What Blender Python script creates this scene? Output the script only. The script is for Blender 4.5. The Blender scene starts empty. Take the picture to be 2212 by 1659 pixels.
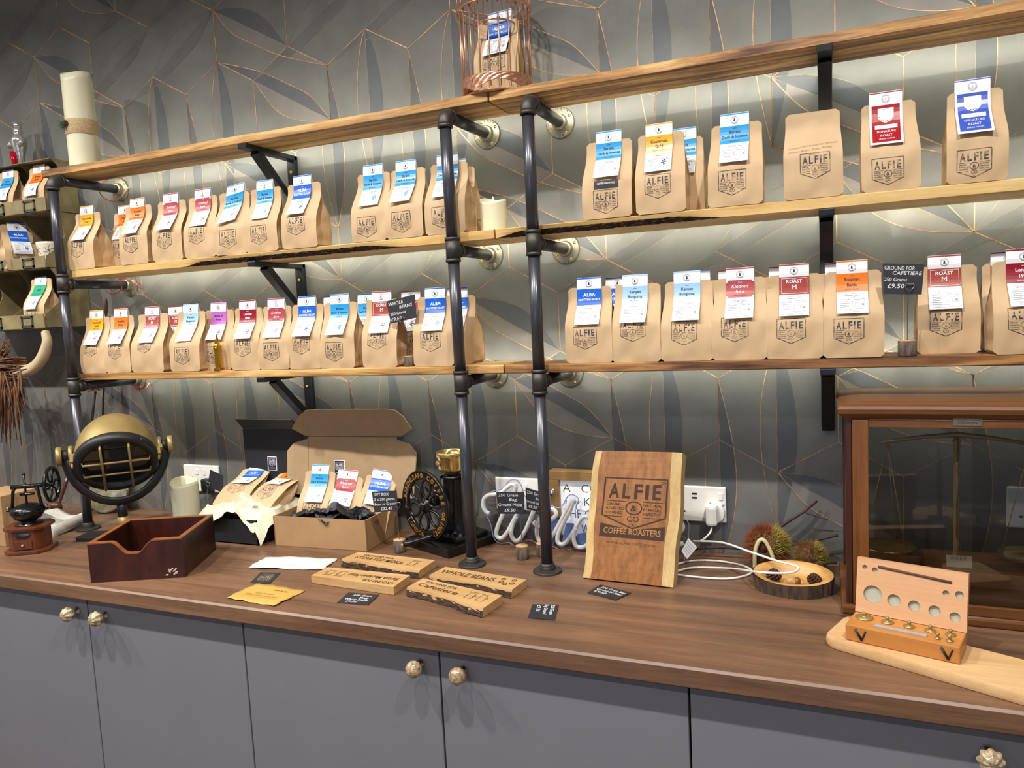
import bpy, math, random
from mathutils import Vector, Matrix, Euler
sc = bpy.context.scene
C = sc.collection
PI = math.pi
rnd = random.Random(7)

# ------------------------------------------------------------------ camera, light, exposure
# world: x along the wall, y=0 at the papered wall (room towards -y), z=0 at the worktop surface
CAM = Vector((2.0967, -1.799, 0.5975)); ROT = Euler((1.4761, 0.0494, 0.3938), 'XYZ'); FPX = 1619.3
cd = bpy.data.cameras.new('camera'); cam = bpy.data.objects.new('camera', cd); C.objects.link(cam)
cam.location = CAM; cam.rotation_euler = ROT
cd.sensor_fit = 'HORIZONTAL'; cd.sensor_width = 36; cd.lens = FPX / 2212 * 36; cd.clip_start = .02
sc.camera = cam
w = bpy.data.worlds.new('world'); sc.world = w; w.use_nodes = True
w.node_tree.nodes['Background'].inputs[0].default_value = (.55, .62, .75, 1)
w.node_tree.nodes['Background'].inputs[1].default_value = .08
sc.view_settings.view_transform = 'Standard'; sc.view_settings.look = 'None'
sc.view_settings.gamma = 1; sc.view_settings.use_curve_mapping = False
sc.view_settings.exposure = 0.0
CEIL = 2.20; FLOOR = -.90
SPOTS = [(-1.6, -1.45, 130), (-.75, -1.45, 150), (.35, -1.45, 140), (1.45, -1.45, 128), (2.55, -1.45, 125), (-.2, -2.9, 70), (1.3, -2.9, 70), (2.8, -2.9, 70)]   # x, y, watts; first one added to brighten the upper left wall
SPOT_COL = (1, .95, .885)
LED_STRENGTH = 29; LED_COL = (.98, 1, .84, 1)

# ------------------------------------------------------------------ helpers
RM = ROT.to_matrix()
def ray(u, v): return RM @ Vector(((u - 1106) / FPX, -(v - 829.5) / FPX, -1))
def hit(u, v, ax, val):
    d = ray(u, v); return CAM + d * ((val - CAM[ax]) / d[ax])
def HX(u, v, x): return hit(u, v, 0, x)
def HY(u, v, y=0.): return hit(u, v, 1, y)
def HZ(u, v, z=0.): return hit(u, v, 2, z)

def T(loc=(0, 0, 0), rx=0, ry=0, rz=0, s=None):
    m = Matrix.Translation(loc) @ Euler((rx, ry, rz)).to_matrix().to_4x4()
    if s is not None:
        m = m @ Matrix.Diagonal((s[0], s[1], s[2], 1))
    return m
def frame(o, xd, zd):
    "matrix with origin o, x axis xd, z axis close to zd"
    x = Vector(xd).normalized(); z = Vector(zd); y = z.cross(x).normalized(); z = x.cross(y)
    m = Matrix((x, y, z)).transposed().to_4x4(); m.translation = Vector(o); return m
def sstep(a, b, t):
    t = max(0., min(1., (t - a) / (b - a))); return t * t * (3 - 2 * t)
def lerp(a, b, t): return a + (b - a) * t
def spline(pts, n=8):
    "Catmull-Rom through points (tuples of any length)"
    out = []
    P = [pts[0]] + list(pts) + [pts[-1]]
    for i in range(1, len(P) - 2):
        p0, p1, p2, p3 = P[i - 1:i + 3]
        for k in range(n):
            t = k / n
            out.append(tuple(.5 * (2 * b + (c - a) * t + (2 * a - 5 * b + 4 * c - d) * t * t + (3 * b - a - 3 * c + d) * t ** 3) for a, b, c, d in zip(p0, p1, p2, p3)))
    out.append(tuple(pts[-1])); return out

class MB:
    def __init__(s): s.v = []; s.f = []; s.m = []; s.s = []
    def add(s, vs, fs, mat=0, smooth=False, M=None):
        o = len(s.v)
        if M is not None: vs = [M @ Vector(v) for v in vs]
        s.v += [tuple(v) for v in vs]
        for f in fs:
            s.f.append(tuple(i + o for i in f)); s.m.append(mat); s.s.append(smooth)
        return s
    def box(s, c, d, mat=0, M=None):
        x, y, z = c; a, b, e = d[0] / 2, d[1] / 2, d[2] / 2
        vs = [(x + i * a, y + j * b, z + k * e) for k in (-1, 1) for j in (-1, 1) for i in (-1, 1)]
        return s.add(vs, [(0, 2, 3, 1), (4, 5, 7, 6), (0, 1, 5, 4), (2, 6, 7, 3), (0, 4, 6, 2), (1, 3, 7, 5)], mat, False, M)
    def tube(s, pts, r, n=10, mat=0, closed=False, caps=True, M=None, smooth=True, flat=1.):
        pts = [Vector(p) for p in pts]; N = len(pts)
        rs = r if isinstance(r, (list, tuple)) else [r] * N
        vs = []; up = None
        for i in range(N):
            a = pts[(i - 1) % N] if (closed or i > 0) else pts[i]
            b = pts[(i + 1) % N] if (closed or i < N - 1) else pts[i]
            t = (b - a).normalized()
            if up is None: up = t.orthogonal().normalized()
            else:
                up = up - t * up.dot(t)
                up = up.normalized() if up.length > 1e-6 else t.orthogonal().normalized()
            q = t.cross(up)
            for k in range(n):
                an = 2 * PI * k / n
                vs.append(pts[i] + (up * math.cos(an) + q * math.sin(an) * flat) * rs[i])
        fs = []
        for i in range(N if closed else N - 1):
            j = (i + 1) % N
            for k in range(n):
                l = (k + 1) % n
                fs.append((i * n + k, i * n + l, j * n + l, j * n + k))
        s.add(vs, fs, mat, smooth, M)
        if caps and not closed:
            o = len(s.v) - len(vs)
            s.f.append(tuple(o + k for k in reversed(range(n)))); s.m.append(mat); s.s.append(False)
            s.f.append(tuple(o + (N - 1) * n + k for k in range(n))); s.m.append(mat); s.s.append(False)
        return s
    def lathe(s, prof, n=28, mat=0, M=None, smooth=True, cap=True):
        vs = [(r * math.cos(2 * PI * k / n), r * math.sin(2 * PI * k / n), z) for r, z in prof for k in range(n)]
        fs = [(i * n + k, i * n + (k + 1) % n, (i + 1) * n + (k + 1) % n, (i + 1) * n + k) for i in range(len(prof) - 1) for k in range(n)]
        if cap:
            if prof[0][0] > 1e-6: fs.append(tuple(reversed(range(n))))
            if prof[-1][0] > 1e-6: fs.append(tuple((len(prof) - 1) * n + k for k in range(n)))
        return s.add(vs, fs, mat, smooth, M)
    def prism(s, poly, z0, z1, mat=0, M=None, smooth=False):
        n = len(poly)
        vs = [(x, y, z0) for x, y in poly] + [(x, y, z1) for x, y in poly]
        fs = [tuple(reversed(range(n))), tuple(range(n, 2 * n))]
        s.add(vs, fs, mat, False, M)
        o = len(s.v) - 2 * n
        for k in range(n):
            l = (k + 1) % n
            s.f.append((o + k, o + l, o + n + l, o + n + k)); s.m.append(mat); s.s.append(smooth)
        return s
    def grid(s, fn, nu, nv, mat=0, smooth=True, M=None, flip=False, wrapu=False):
        W = nu if wrapu else nu + 1
        vs = [fn(i / nu, j / nv) for j in range(nv + 1) for i in range(W)]
        fs = []
        for j in range(nv):
            for i in range(nu):
                a, b = j * W + i, j * W + (i + 1) % W
                q = (a, b, b + W, a + W)
                fs.append(tuple(reversed(q)) if flip else q)
        return s.add(vs, fs, mat, smooth, M)
    def sphere(s, c, r, n=16, m=10, mat=0, M=None):
        r = r if isinstance(r, (tuple, list)) else (r, r, r)
        def f(u, v):
            a, b = 2 * PI * u, PI * (v - .5)
            return (c[0] + r[0] * math.cos(b) * math.cos(a), c[1] + r[1] * math.cos(b) * math.sin(a), c[2] + r[2] * math.sin(b))
        return s.grid(f, n, m, mat, True, M, wrapu=True)
    def build(s, name, mats, parent=None, bevel=0, weld=False):
        me = bpy.data.meshes.new(name); me.from_pydata(s.v, [], s.f)
        mats = mats if isinstance(mats, (list, tuple)) else [mats]
        for m in mats: me.materials.append(m)
        me.polygons.foreach_set('material_index', s.m); me.polygons.foreach_set('use_smooth', s.s)
        me.update()
        o = bpy.data.objects.new(name, me); C.objects.link(o)
        if parent is not None: o.parent = parent
        if bevel:
            b = o.modifiers.new('bevel', 'BEVEL'); b.width = bevel; b.segments = 2; b.limit_method = 'ANGLE'; b.angle_limit = .7
        return o

def tag(o, label, cat, group=None):
    o['label'] = label; o['category'] = cat
    if group: o['group'] = group
    return o
def thing(name, label, cat, loc=(0, 0, 0), rot=(0, 0, 0), group=None):
    o = bpy.data.objects.new(name, None); C.objects.link(o); o.empty_display_size = .02
    o.location = loc; o.rotation_euler = rot
    return tag(o, label, cat, group)
def struct(o):
    o['kind'] = 'structure'; return o

# ------------------------------------------------------------------ text and print
_tc = {}
def textmesh(body, off=0., shear=0.):
    k = (body, off, shear)
    if k not in _tc:
        cu = bpy.data.curves.new('t', 'FONT'); cu.body = body; cu.offset = off; cu.shear = shear
        cu.resolution_u = 2; cu.align_x = 'LEFT'; cu.fill_mode = 'FRONT'; cu.size = 1
        ob = bpy.data.objects.new('t', cu); C.objects.link(ob)
        dg = bpy.context.evaluated_depsgraph_get(); ev = ob.evaluated_get(dg); me = ev.to_mesh()
        vs = [(v.co.x, v.co.y) for v in me.vertices]; fs = [tuple(p.vertices) for p in me.polygons]
        ev.to_mesh_clear(); bpy.data.objects.remove(ob); bpy.data.curves.remove(cu)
        x0 = min(v[0] for v in vs); x1 = max(v[0] for v in vs)
        vs = [(x - x0, y) for x, y in vs]
        _tc[k] = (vs, fs, x1 - x0)
    return _tc[k]
CAP = .73                                   # capital height of the built-in font at size 1
class Print:
    "flat print: polygons in 2-D with a material and a layer, mapped later onto a surface"
    def __init__(s): s.items = []
    def poly(s, vs, fs, mat, layer): s.items.append((vs, fs, mat, layer)); return s
    def rect(s, x0, y0, x1, y1, mat, layer=1, n=1):
        vs = []; fs = []
        for i in range(n + 1):
            y = lerp(y0, y1, i / n); vs += [(x0, y), (x1, y)]
        fs = [(2 * i, 2 * i + 1, 2 * i + 3, 2 * i + 2) for i in range(n)]
        return s.poly(vs, fs, mat, layer)
    def grid(s, x0, y0, x1, y1, mat, layer=0, nx=4, ny=12):
        vs = [(lerp(x0, x1, i / nx), lerp(y0, y1, j / ny)) for j in range(ny + 1) for i in range(nx + 1)]
        fs = [(j * (nx + 1) + i, j * (nx + 1) + i + 1, (j + 1) * (nx + 1) + i + 1, (j + 1) * (nx + 1) + i) for j in range(ny) for i in range(nx)]
        return s.poly(vs, fs, mat, layer)
    def line(s, pts, w, mat, layer=1, closed=False):
        n = len(pts); vs = []; fs = []
        for i in range(n):
            a = Vector(pts[(i - 1) % n] if closed or i else pts[i]); b = Vector(pts[(i + 1) % n] if closed or i < n - 1 else pts[i])
            d = (b - a); d = d.normalized() if d.length > 1e-9 else Vector((1, 0)); p = Vector(pts[i]); q = Vector((-d.y, d.x)) * (w / 2)
            vs += [tuple(p + q), tuple(p - q)]
        for i in range(n if closed else n - 1):
            j = (i + 1) % n; fs.append((2 * i + 1, 2 * j + 1, 2 * j, 2 * i))
        return s.poly(vs, fs, mat, layer)
    def disc(s, c, r, mat, layer=1, n=18, ry=None):
        ry = ry or r
        return s.poly([(c[0] + r * math.cos(2 * PI * k / n), c[1] + ry * math.sin(2 * PI * k / n)) for k in range(n)], [tuple(range(n))], mat, layer)
    def ring(s, c, r, w, mat, layer=1, n=24):
        return s.line([(c[0] + r * math.cos(2 * PI * k / n), c[1] + r * math.sin(2 * PI * k / n)) for k in range(n)], w, mat, layer, True)
    def text(s, body, x, y, h, mat, layer=1, align='c', off=0., shear=0., wmax=None, wfix=None, rot=0.):
        "capital height h, baseline at y"
        vs, fs, wd = textmesh(body, off, shear)
        k = h / CAP; kx = k
        if wfix: kx = wfix / wd
        elif wmax and wd * k > wmax: kx = wmax / wd
        W = wd * kx; x0 = {'c': -W / 2, 'l': 0, 'r': -W}[align]
        ca, sa = math.cos(rot), math.sin(rot)
        out = []
        for a, b in vs:
            px, py = x0 + a * kx, b * k
            out.append((x + px * ca - py * sa, y + px * sa + py * ca))
        return s.poly(out, fs, mat, layer)
    def xf(s, fn):
        q = Print(); q.items = [([fn(*v) for v in vs], fs, m, l) for vs, fs, m, l in s.items]; return q
    def remat(s, d):
        q = Print(); q.items = [(vs, fs, d.get(m, m), l) for vs, fs, m, l in s.items]; return q
    def join(s, o, dl=0): s.items += [(vs, fs, m, l + dl) for vs, fs, m, l in o.items]; return s
    def put(s, mb, fn, flip=False, smooth=False):
        for vs, fs, m, l in s.items:
            pv = [fn(x, y, l) for x, y in vs]
            mb.add(pv, [tuple(reversed(f)) for f in fs] if flip else fs, m, smooth)
        return mb

def logo(mat=0, board=False):
    "shield emblem in a unit box (0..1, 0..1)"
    P = Print()
    cs = [(0, 1), (1, 1), (1, .24), (.5, 0), (0, .24)]
    P.line([(lerp(a[0], b[0], i / 10), lerp(a[1], b[1], i / 10)) for a, b in zip(cs, cs[1:] + cs[:1]) for i in range(10)], .025, mat, 1, True)
    for i, ch in enumerate('ALFIE'):
        P.text(ch, [.165, .365, .555, .69, .845][i], .60, .30, mat, 1, off=.025, wfix=[.17, .13, .13, .055, .13][i])
    P.ring((.5, .405), .125, .02, mat); P.text('&', .5, .345, .12, mat, off=.01)
    P.text('CO', .5, .135, .115, mat, wfix=.19)
    for i, t in enumerate(('DRUM', 'ROASTED', 'COFFEE')): P.text(t, .06, .445 - i * .085, .055, mat, align='l', off=.01, wmax=.29)
    for i, t in enumerate(('NATURAL', 'ETHICAL', 'HEALTHY')): P.text(t, .94, .445 - i * .085, .055, mat, align='r', off=.01, wmax=.29)
    for y, a in ((.535, .36), (.225, .33)):
        P.line([(lerp(.05, a, i / 4), y) for i in range(5)], .012, mat); P.line([(lerp(1 - a, .95, i / 4), y) for i in range(5)], .012, mat)
    P.disc((.5, .075), .013, mat, n=8)
    if board: P.ring((.945, .93), .028, .009, mat, n=12)
    return P

def W(mb, name, mats, parent, bevel=0):
    "build a part whose vertices are in world coordinates under a thing that is not rotated"
    r = parent
    while r.parent: r = r.parent
    o = r.location; mb.v = [(a - o[0], b - o[1], c - o[2]) for a, b, c in mb.v]
    return mb.build(name, mats, parent, bevel)
def quad(bl, br, tr, tl):
    bl, br, tr, tl = map(Vector, (bl, br, tr, tl))
    def f(a, b): return (bl.lerp(br, a)).lerp(tl.lerp(tr, a), b)
    f.n = ((br - bl).cross(tl - bl)).normalized(); f.w = (br - bl).length; f.h = (tl - bl).length
    return f
def slab(q, th, mb=None, mat=0, nx=1, ny=1):
    "sheet over quad q (front face), thickness th behind it"
    mb = mb or MB(); n = q.n * th
    cs = [q(0, 0), q(1, 0), q(1, 1), q(0, 1)]
    return mb.add(cs + [c - n for c in cs], [(0, 1, 2, 3), (7, 6, 5, 4), (0, 4, 5, 1), (1, 5, 6, 2), (2, 6, 7, 3), (3, 7, 4, 0)], mat)
def printq(P, q, sx, sy, eps=.0004, mb=None):
    "print with coordinates 0..sx, 0..sy onto quad q"
    mb = mb or MB(); return P.put(mb, lambda x, y, l: q(x / sx, y / sy) + q.n * (eps * (1 + .5 * l)))

def carve(o, cutter):
    "cut the closed shapes in cutter out of mesh object o for good"
    c = cutter.build('cutter', []); c.parent = o.parent; m = o.modifiers.new('cut', 'BOOLEAN'); m.object = c; m.solver = 'EXACT'
    bpy.context.view_layer.update(); dg = bpy.context.evaluated_depsgraph_get(); me = bpy.data.meshes.new_from_object(o.evaluated_get(dg)); mats = list(o.data.materials)
    o.modifiers.remove(m); o.data = me; bpy.data.objects.remove(c)
    if not len(me.materials):
        for x in mats: me.materials.append(x)
# ------------------------------------------------------------------ materials
def srgb(h):
    h = h.lstrip('#'); c = [int(h[i:i + 2], 16) / 255 for i in (0, 2, 4)]
    return tuple(x / 12.92 if x <= .04045 else ((x + .055) / 1.055) ** 2.4 for x in c) + (1,)
def nmat(name):
    m = bpy.data.materials.new(name); m.use_nodes = True
    nt = m.node_tree; return m, nt, nt.nodes['Principled BSDF']
def node(nt, t, **kw):
    n = nt.nodes.new(t)
    for k, v in kw.items():
        if k in n.inputs: n.inputs[k].default_value = v
        else: setattr(n, k, v)
    return n
def ramp(nt, stops):
    r = nt.nodes.new('ShaderNodeValToRGB'); e = r.color_ramp.elements
    while len(e) < len(stops): e.new(.5)
    for el, (p, c) in zip(e, stops): el.position = p; el.color = c
    return r
def mul(c, k): return (c[0] * k, c[1] * k, c[2] * k, 1)
def M(name, col, rough=.5, metal=0., var=.0, scale=30., bump=0., bscale=None, coord='Object', spec=.5, stretch=None, c2=None, coat=0.):
    m, nt, b = nmat(name); c = srgb(col) if isinstance(col, str) else col
    b.inputs['Roughness'].default_value = rough; b.inputs['Metallic'].default_value = metal
    b.inputs['Specular IOR Level'].default_value = spec; b.inputs['Base Color'].default_value = c
    if coat: b.inputs['Coat Weight'].default_value = coat; b.inputs['Coat Roughness'].default_value = .15
    if var or bump or c2:
        tc = node(nt, 'ShaderNodeTexCoord'); src = tc.outputs[coord]
        if stretch:
            mp = node(nt, 'ShaderNodeMapping'); mp.inputs['Scale'].default_value = stretch; nt.links.new(src, mp.inputs[0]); src = mp.outputs[0]
        nz = node(nt, 'ShaderNodeTexNoise', Scale=scale, Detail=5., Roughness=.6); nt.links.new(src, nz.inputs['Vector'])
        if var or c2:
            d = srgb(c2) if c2 else mul(c, 1 - var); l = c if c2 else mul(c, 1 + var)
            r = ramp(nt, [(.32, d), (.68, l)]); nt.links.new(nz.outputs['Fac'], r.inputs[0]); nt.links.new(r.outputs[0], b.inputs['Base Color'])
        if bump:
            n2 = nz
            if bscale: n2 = node(nt, 'ShaderNodeTexNoise', Scale=bscale, Detail=4.); nt.links.new(src, n2.inputs['Vector'])
            bp = node(nt, 'ShaderNodeBump', Strength=bump, Distance=.002); nt.links.new(n2.outputs['Fac'], bp.inputs['Height']); nt.links.new(bp.outputs[0], b.inputs['Normal'])
    return m
def wood(name, stops, axis=0, scale=9., ring=.6, rough=.45, stretch=14., bump=.15, coord='Object', off=(0, 0, 0), fine=True, coat=0.):
    "grain runs along axis; stops = list of (pos, hex)"
    m, nt, b = nmat(name); b.inputs['Roughness'].default_value = rough
    if coat: b.inputs['Coat Weight'].default_value = coat; b.inputs['Coat Roughness'].default_value = .2
    tc = node(nt, 'ShaderNodeTexCoord'); mp = node(nt, 'ShaderNodeMapping')
    s = [stretch] * 3; s[axis] = 1.; mp.inputs['Scale'].default_value = s; mp.inputs['Location'].default_value = off
    nt.links.new(tc.outputs[coord], mp.inputs[0])
    n1 = node(nt, 'ShaderNodeTexNoise', Scale=scale * .25, Detail=4., Roughness=.55, Distortion=ring); nt.links.new(mp.outputs[0], n1.inputs['Vector'])
    n2 = node(nt, 'ShaderNodeTexNoise', Scale=scale * 2.2, Detail=6., Roughness=.7); nt.links.new(mp.outputs[0], n2.inputs['Vector'])
    mx = node(nt, 'ShaderNodeMix', data_type='FLOAT'); mx.inputs[0].default_value = .38 if fine else .2
    nt.links.new(n1.outputs['Fac'], mx.inputs[2]); nt.links.new(n2.outputs['Fac'], mx.inputs[3])
    r = ramp(nt, [(p, srgb(c)) for p, c in stops]); nt.links.new(mx.outputs[0], r.inputs[0]); nt.links.new(r.outputs[0], b.inputs['Base Color'])
    bp = node(nt, 'ShaderNodeBump', Strength=bump, Distance=.001); nt.links.new(n2.outputs['Fac'], bp.inputs['Height']); nt.links.new(bp.outputs[0], b.inputs['Normal'])
    return m
def emit(name, col, st):
    m, nt, b = nmat(name); b.inputs['Base Color'].default_value = col; b.inputs['Emission Color'].default_value = col; b.inputs['Emission Strength'].default_value = st
    return m
def glass(name, col=(1, 1, 1, 1), rough=.0, mixf=.12, ior=1.45):
    "thin pane: mostly clear with a fresnel reflection"
    m, nt, b = nmat(name); out = nt.nodes['Material Output']
    tr = node(nt, 'ShaderNodeBsdfTransparent'); tr.inputs[0].default_value = col
    gl = node(nt, 'ShaderNodeBsdfGlossy', Roughness=rough)
    fr = node(nt, 'ShaderNodeFresnel', IOR=ior); mx = node(nt, 'ShaderNodeMixShader')
    nt.links.new(fr.outputs[0], mx.inputs[0]); nt.links.new(tr.outputs[0], mx.inputs[1]); nt.links.new(gl.outputs[0], mx.inputs[2])
    nt.links.new(mx.outputs[0], out.inputs[0]); return m

def paper(name, col, metal=.12, rough=.5):
    "embossed wallpaper foil: soft mottling with fine relief"
    m, nt, b = nmat(name); c = srgb(col)
    b.inputs['Metallic'].default_value = metal; b.inputs['Roughness'].default_value = rough
    tc = node(nt, 'ShaderNodeTexCoord')
    n1 = node(nt, 'ShaderNodeTexNoise', Scale=7., Detail=3.); n2 = node(nt, 'ShaderNodeTexNoise', Scale=260., Detail=3.)
    for n in (n1, n2): nt.links.new(tc.outputs['Object'], n.inputs['Vector'])
    r = ramp(nt, [(.3, mul(c, .82)), (.7, mul(c, 1.2))]); nt.links.new(n1.outputs['Fac'], r.inputs[0]); nt.links.new(r.outputs[0], b.inputs['Base Color'])
    bp = node(nt, 'ShaderNodeBump', Strength=.25, Distance=.001); nt.links.new(n2.outputs['Fac'], bp.inputs['Height']); nt.links.new(bp.outputs[0], b.inputs['Normal'])
    return m
def foil(name, hi, lo, metal, rough=.35):
    m, nt, b = nmat(name); b.inputs['Metallic'].default_value = metal; b.inputs['Roughness'].default_value = rough
    tc = node(nt, 'ShaderNodeTexCoord'); n1 = node(nt, 'ShaderNodeTexNoise', Scale=22., Detail=6., Roughness=.7); nt.links.new(tc.outputs['Object'], n1.inputs['Vector'])
    r = ramp(nt, [(.38, srgb(lo)), (.62, srgb(hi))]); nt.links.new(n1.outputs['Fac'], r.inputs[0]); nt.links.new(r.outputs[0], b.inputs['Base Color'])
    return m
mt = {}
mt['wp_base'] = paper('wallpaper_grey', '#6b6b67'); mt['wp_dark'] = paper('wallpaper_charcoal', '#54575a')
mt['wp_light'] = paper('wallpaper_taupe', '#787470'); mt['wp_mid'] = paper('wallpaper_slate', '#626260')
mt['wp_copper'] = foil('copper_foil', '#e2b27a', '#927254', .35, .4); mt['wp_thin'] = foil('faint_foil', '#a89478', '#6f675c', .5, .45)
mt['kraft'] = M('kraft_paper', '#c5a780', .62, var=.07, scale=9, bump=.35, bscale=24)
mt['kraft_dark'] = M('kraft_paper_fold', '#bf9f76', .62, var=.1, scale=14)
mt['card'] = M('white_card', '#eef0f4', .28); mt['ink'] = M('dark_ink', '#1d2330', .6); mt['ink_soft'] = M('grey_ink', '#8d93a3', .6)
def stampmat():
    m, nt, b = nmat('stamp_ink'); b.inputs['Roughness'].default_value = .6
    tc = node(nt, 'ShaderNodeTexCoord'); n1 = node(nt, 'ShaderNodeTexNoise', Scale=75., Detail=5., Roughness=.65); nt.links.new(tc.outputs['Object'], n1.inputs['Vector'])
    r = ramp(nt, [(.47, srgb('#2b3040')), (.66, srgb('#b89a78'))]); nt.links.new(n1.outputs['Fac'], r.inputs[0]); nt.links.new(r.outputs[0], b.inputs['Base Color'])
    return m
mt['stamp'] = stampmat()
mt['white'] = M('white_plastic', '#e9e8e4', .3); mt['black'] = M('matt_black', '#17181a', .5, bump=.05, scale=80)
mt['blackgloss'] = M('gloss_black_iron', '#0e0e0f', .22, var=.2, scale=40, bump=.1)
mt['iron'] = M('dark_steel_pipe', '#4d4e55', .30, .6, var=.22, scale=24, stretch=(1, 1, .15), bump=.03)
mt['castiron'] = M('cast_iron_fitting', '#4b4845', .5, .7, var=.2, scale=60, bump=.3)
mt['zinc'] = M('zinc_flange', '#8b8675', .42, .75, var=.18, scale=45, bump=.2)
mt['brass'] = M('polished_brass', '#d6ba76', .18, .85); mt['gold'] = M('aged_brass', '#a08a58', .46, .5, var=.12, scale=12)
mt['copper'] = M('copper_wire', '#cf9a7c', .32, .7, var=.15, scale=30); mt['chrome'] = M('chrome', '#c9ccd2', .12, 1.)
mt['wax'] = M('ivory_wax', '#dedabb', .38, var=.04, scale=8); mt['wax'].node_tree.nodes['Principled BSDF'].inputs['Subsurface Weight'].default_value = .15
mt['wax'].node_tree.nodes['Principled BSDF'].inputs['Subsurface Radius'].default_value = (.02, .015, .006)
mt['burlap'] = M('burlap', '#b8a078', .9, var=.25, scale=220, bump=.5)
mt['bracket'] = M('black_powder_coat', '#1a1d24', .38, .2)
mt['slate'] = M('chalkboard', '#26262b', .6); mt['chalk'] = M('chalk', '#d9dade', .8); mt['redwire'] = M('red_wire', '#a8202a', .4)
SH = [(.25, '#5b3c22'), (.42, '#9c6d3c'), (.55, '#c1904f'), (.75, '#d8b271')]
mt['shelf_a'] = wood('oak_shelf', [(.38, '#64432a'), (.46, '#98703f'), (.53, '#b98c52'), (.62, '#d8b275')], 0, 8., fine=False)
mt['shelf_b'] = wood('pale_shelf', [(.28, '#8f6838'), (.42, '#c79f5e'), (.6, '#dcbc7e'), (.8, '#e6cf98')], 0, 7., off=(3, 1, 2))
mt['shelf_c'] = wood('striped_shelf', [(.38, '#543823'), (.46, '#8f6439'), (.53, '#b98a50'), (.60, '#dcb878')], 0, 8., ring=1.2, off=(7, 2, 5), fine=False)
mt['shelf_d'] = mt['shelf_c']; mt['shelf_c'] = wood('walnut_shelf', [(.38, '#432a19'), (.46, '#704a2b'), (.53, '#8c6038'), (.60, '#a97c48')], 0, 8., ring=1.6, off=(2, 5, 1), fine=False)
mt['bark'] = M('bark', '#4a3121', .9, c2='#241811', scale=90, bump=.9)
mt['worktop'] = wood('walnut_laminate', [(.3, '#493427'), (.45, '#664a37'), (.58, '#7b5b43'), (.75, '#8d6c4e')], 0, 6., stretch=16., rough=.4, bump=.05)
mt['door'] = M('slate_grey_door', '#72737a', .5, var=.03, scale=6)
mt['carcass'] = M('cabinet_carcass', '#22242c', .7)
mt['led'] = emit('led_strip_light', LED_COL, LED_STRENGTH)
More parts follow.
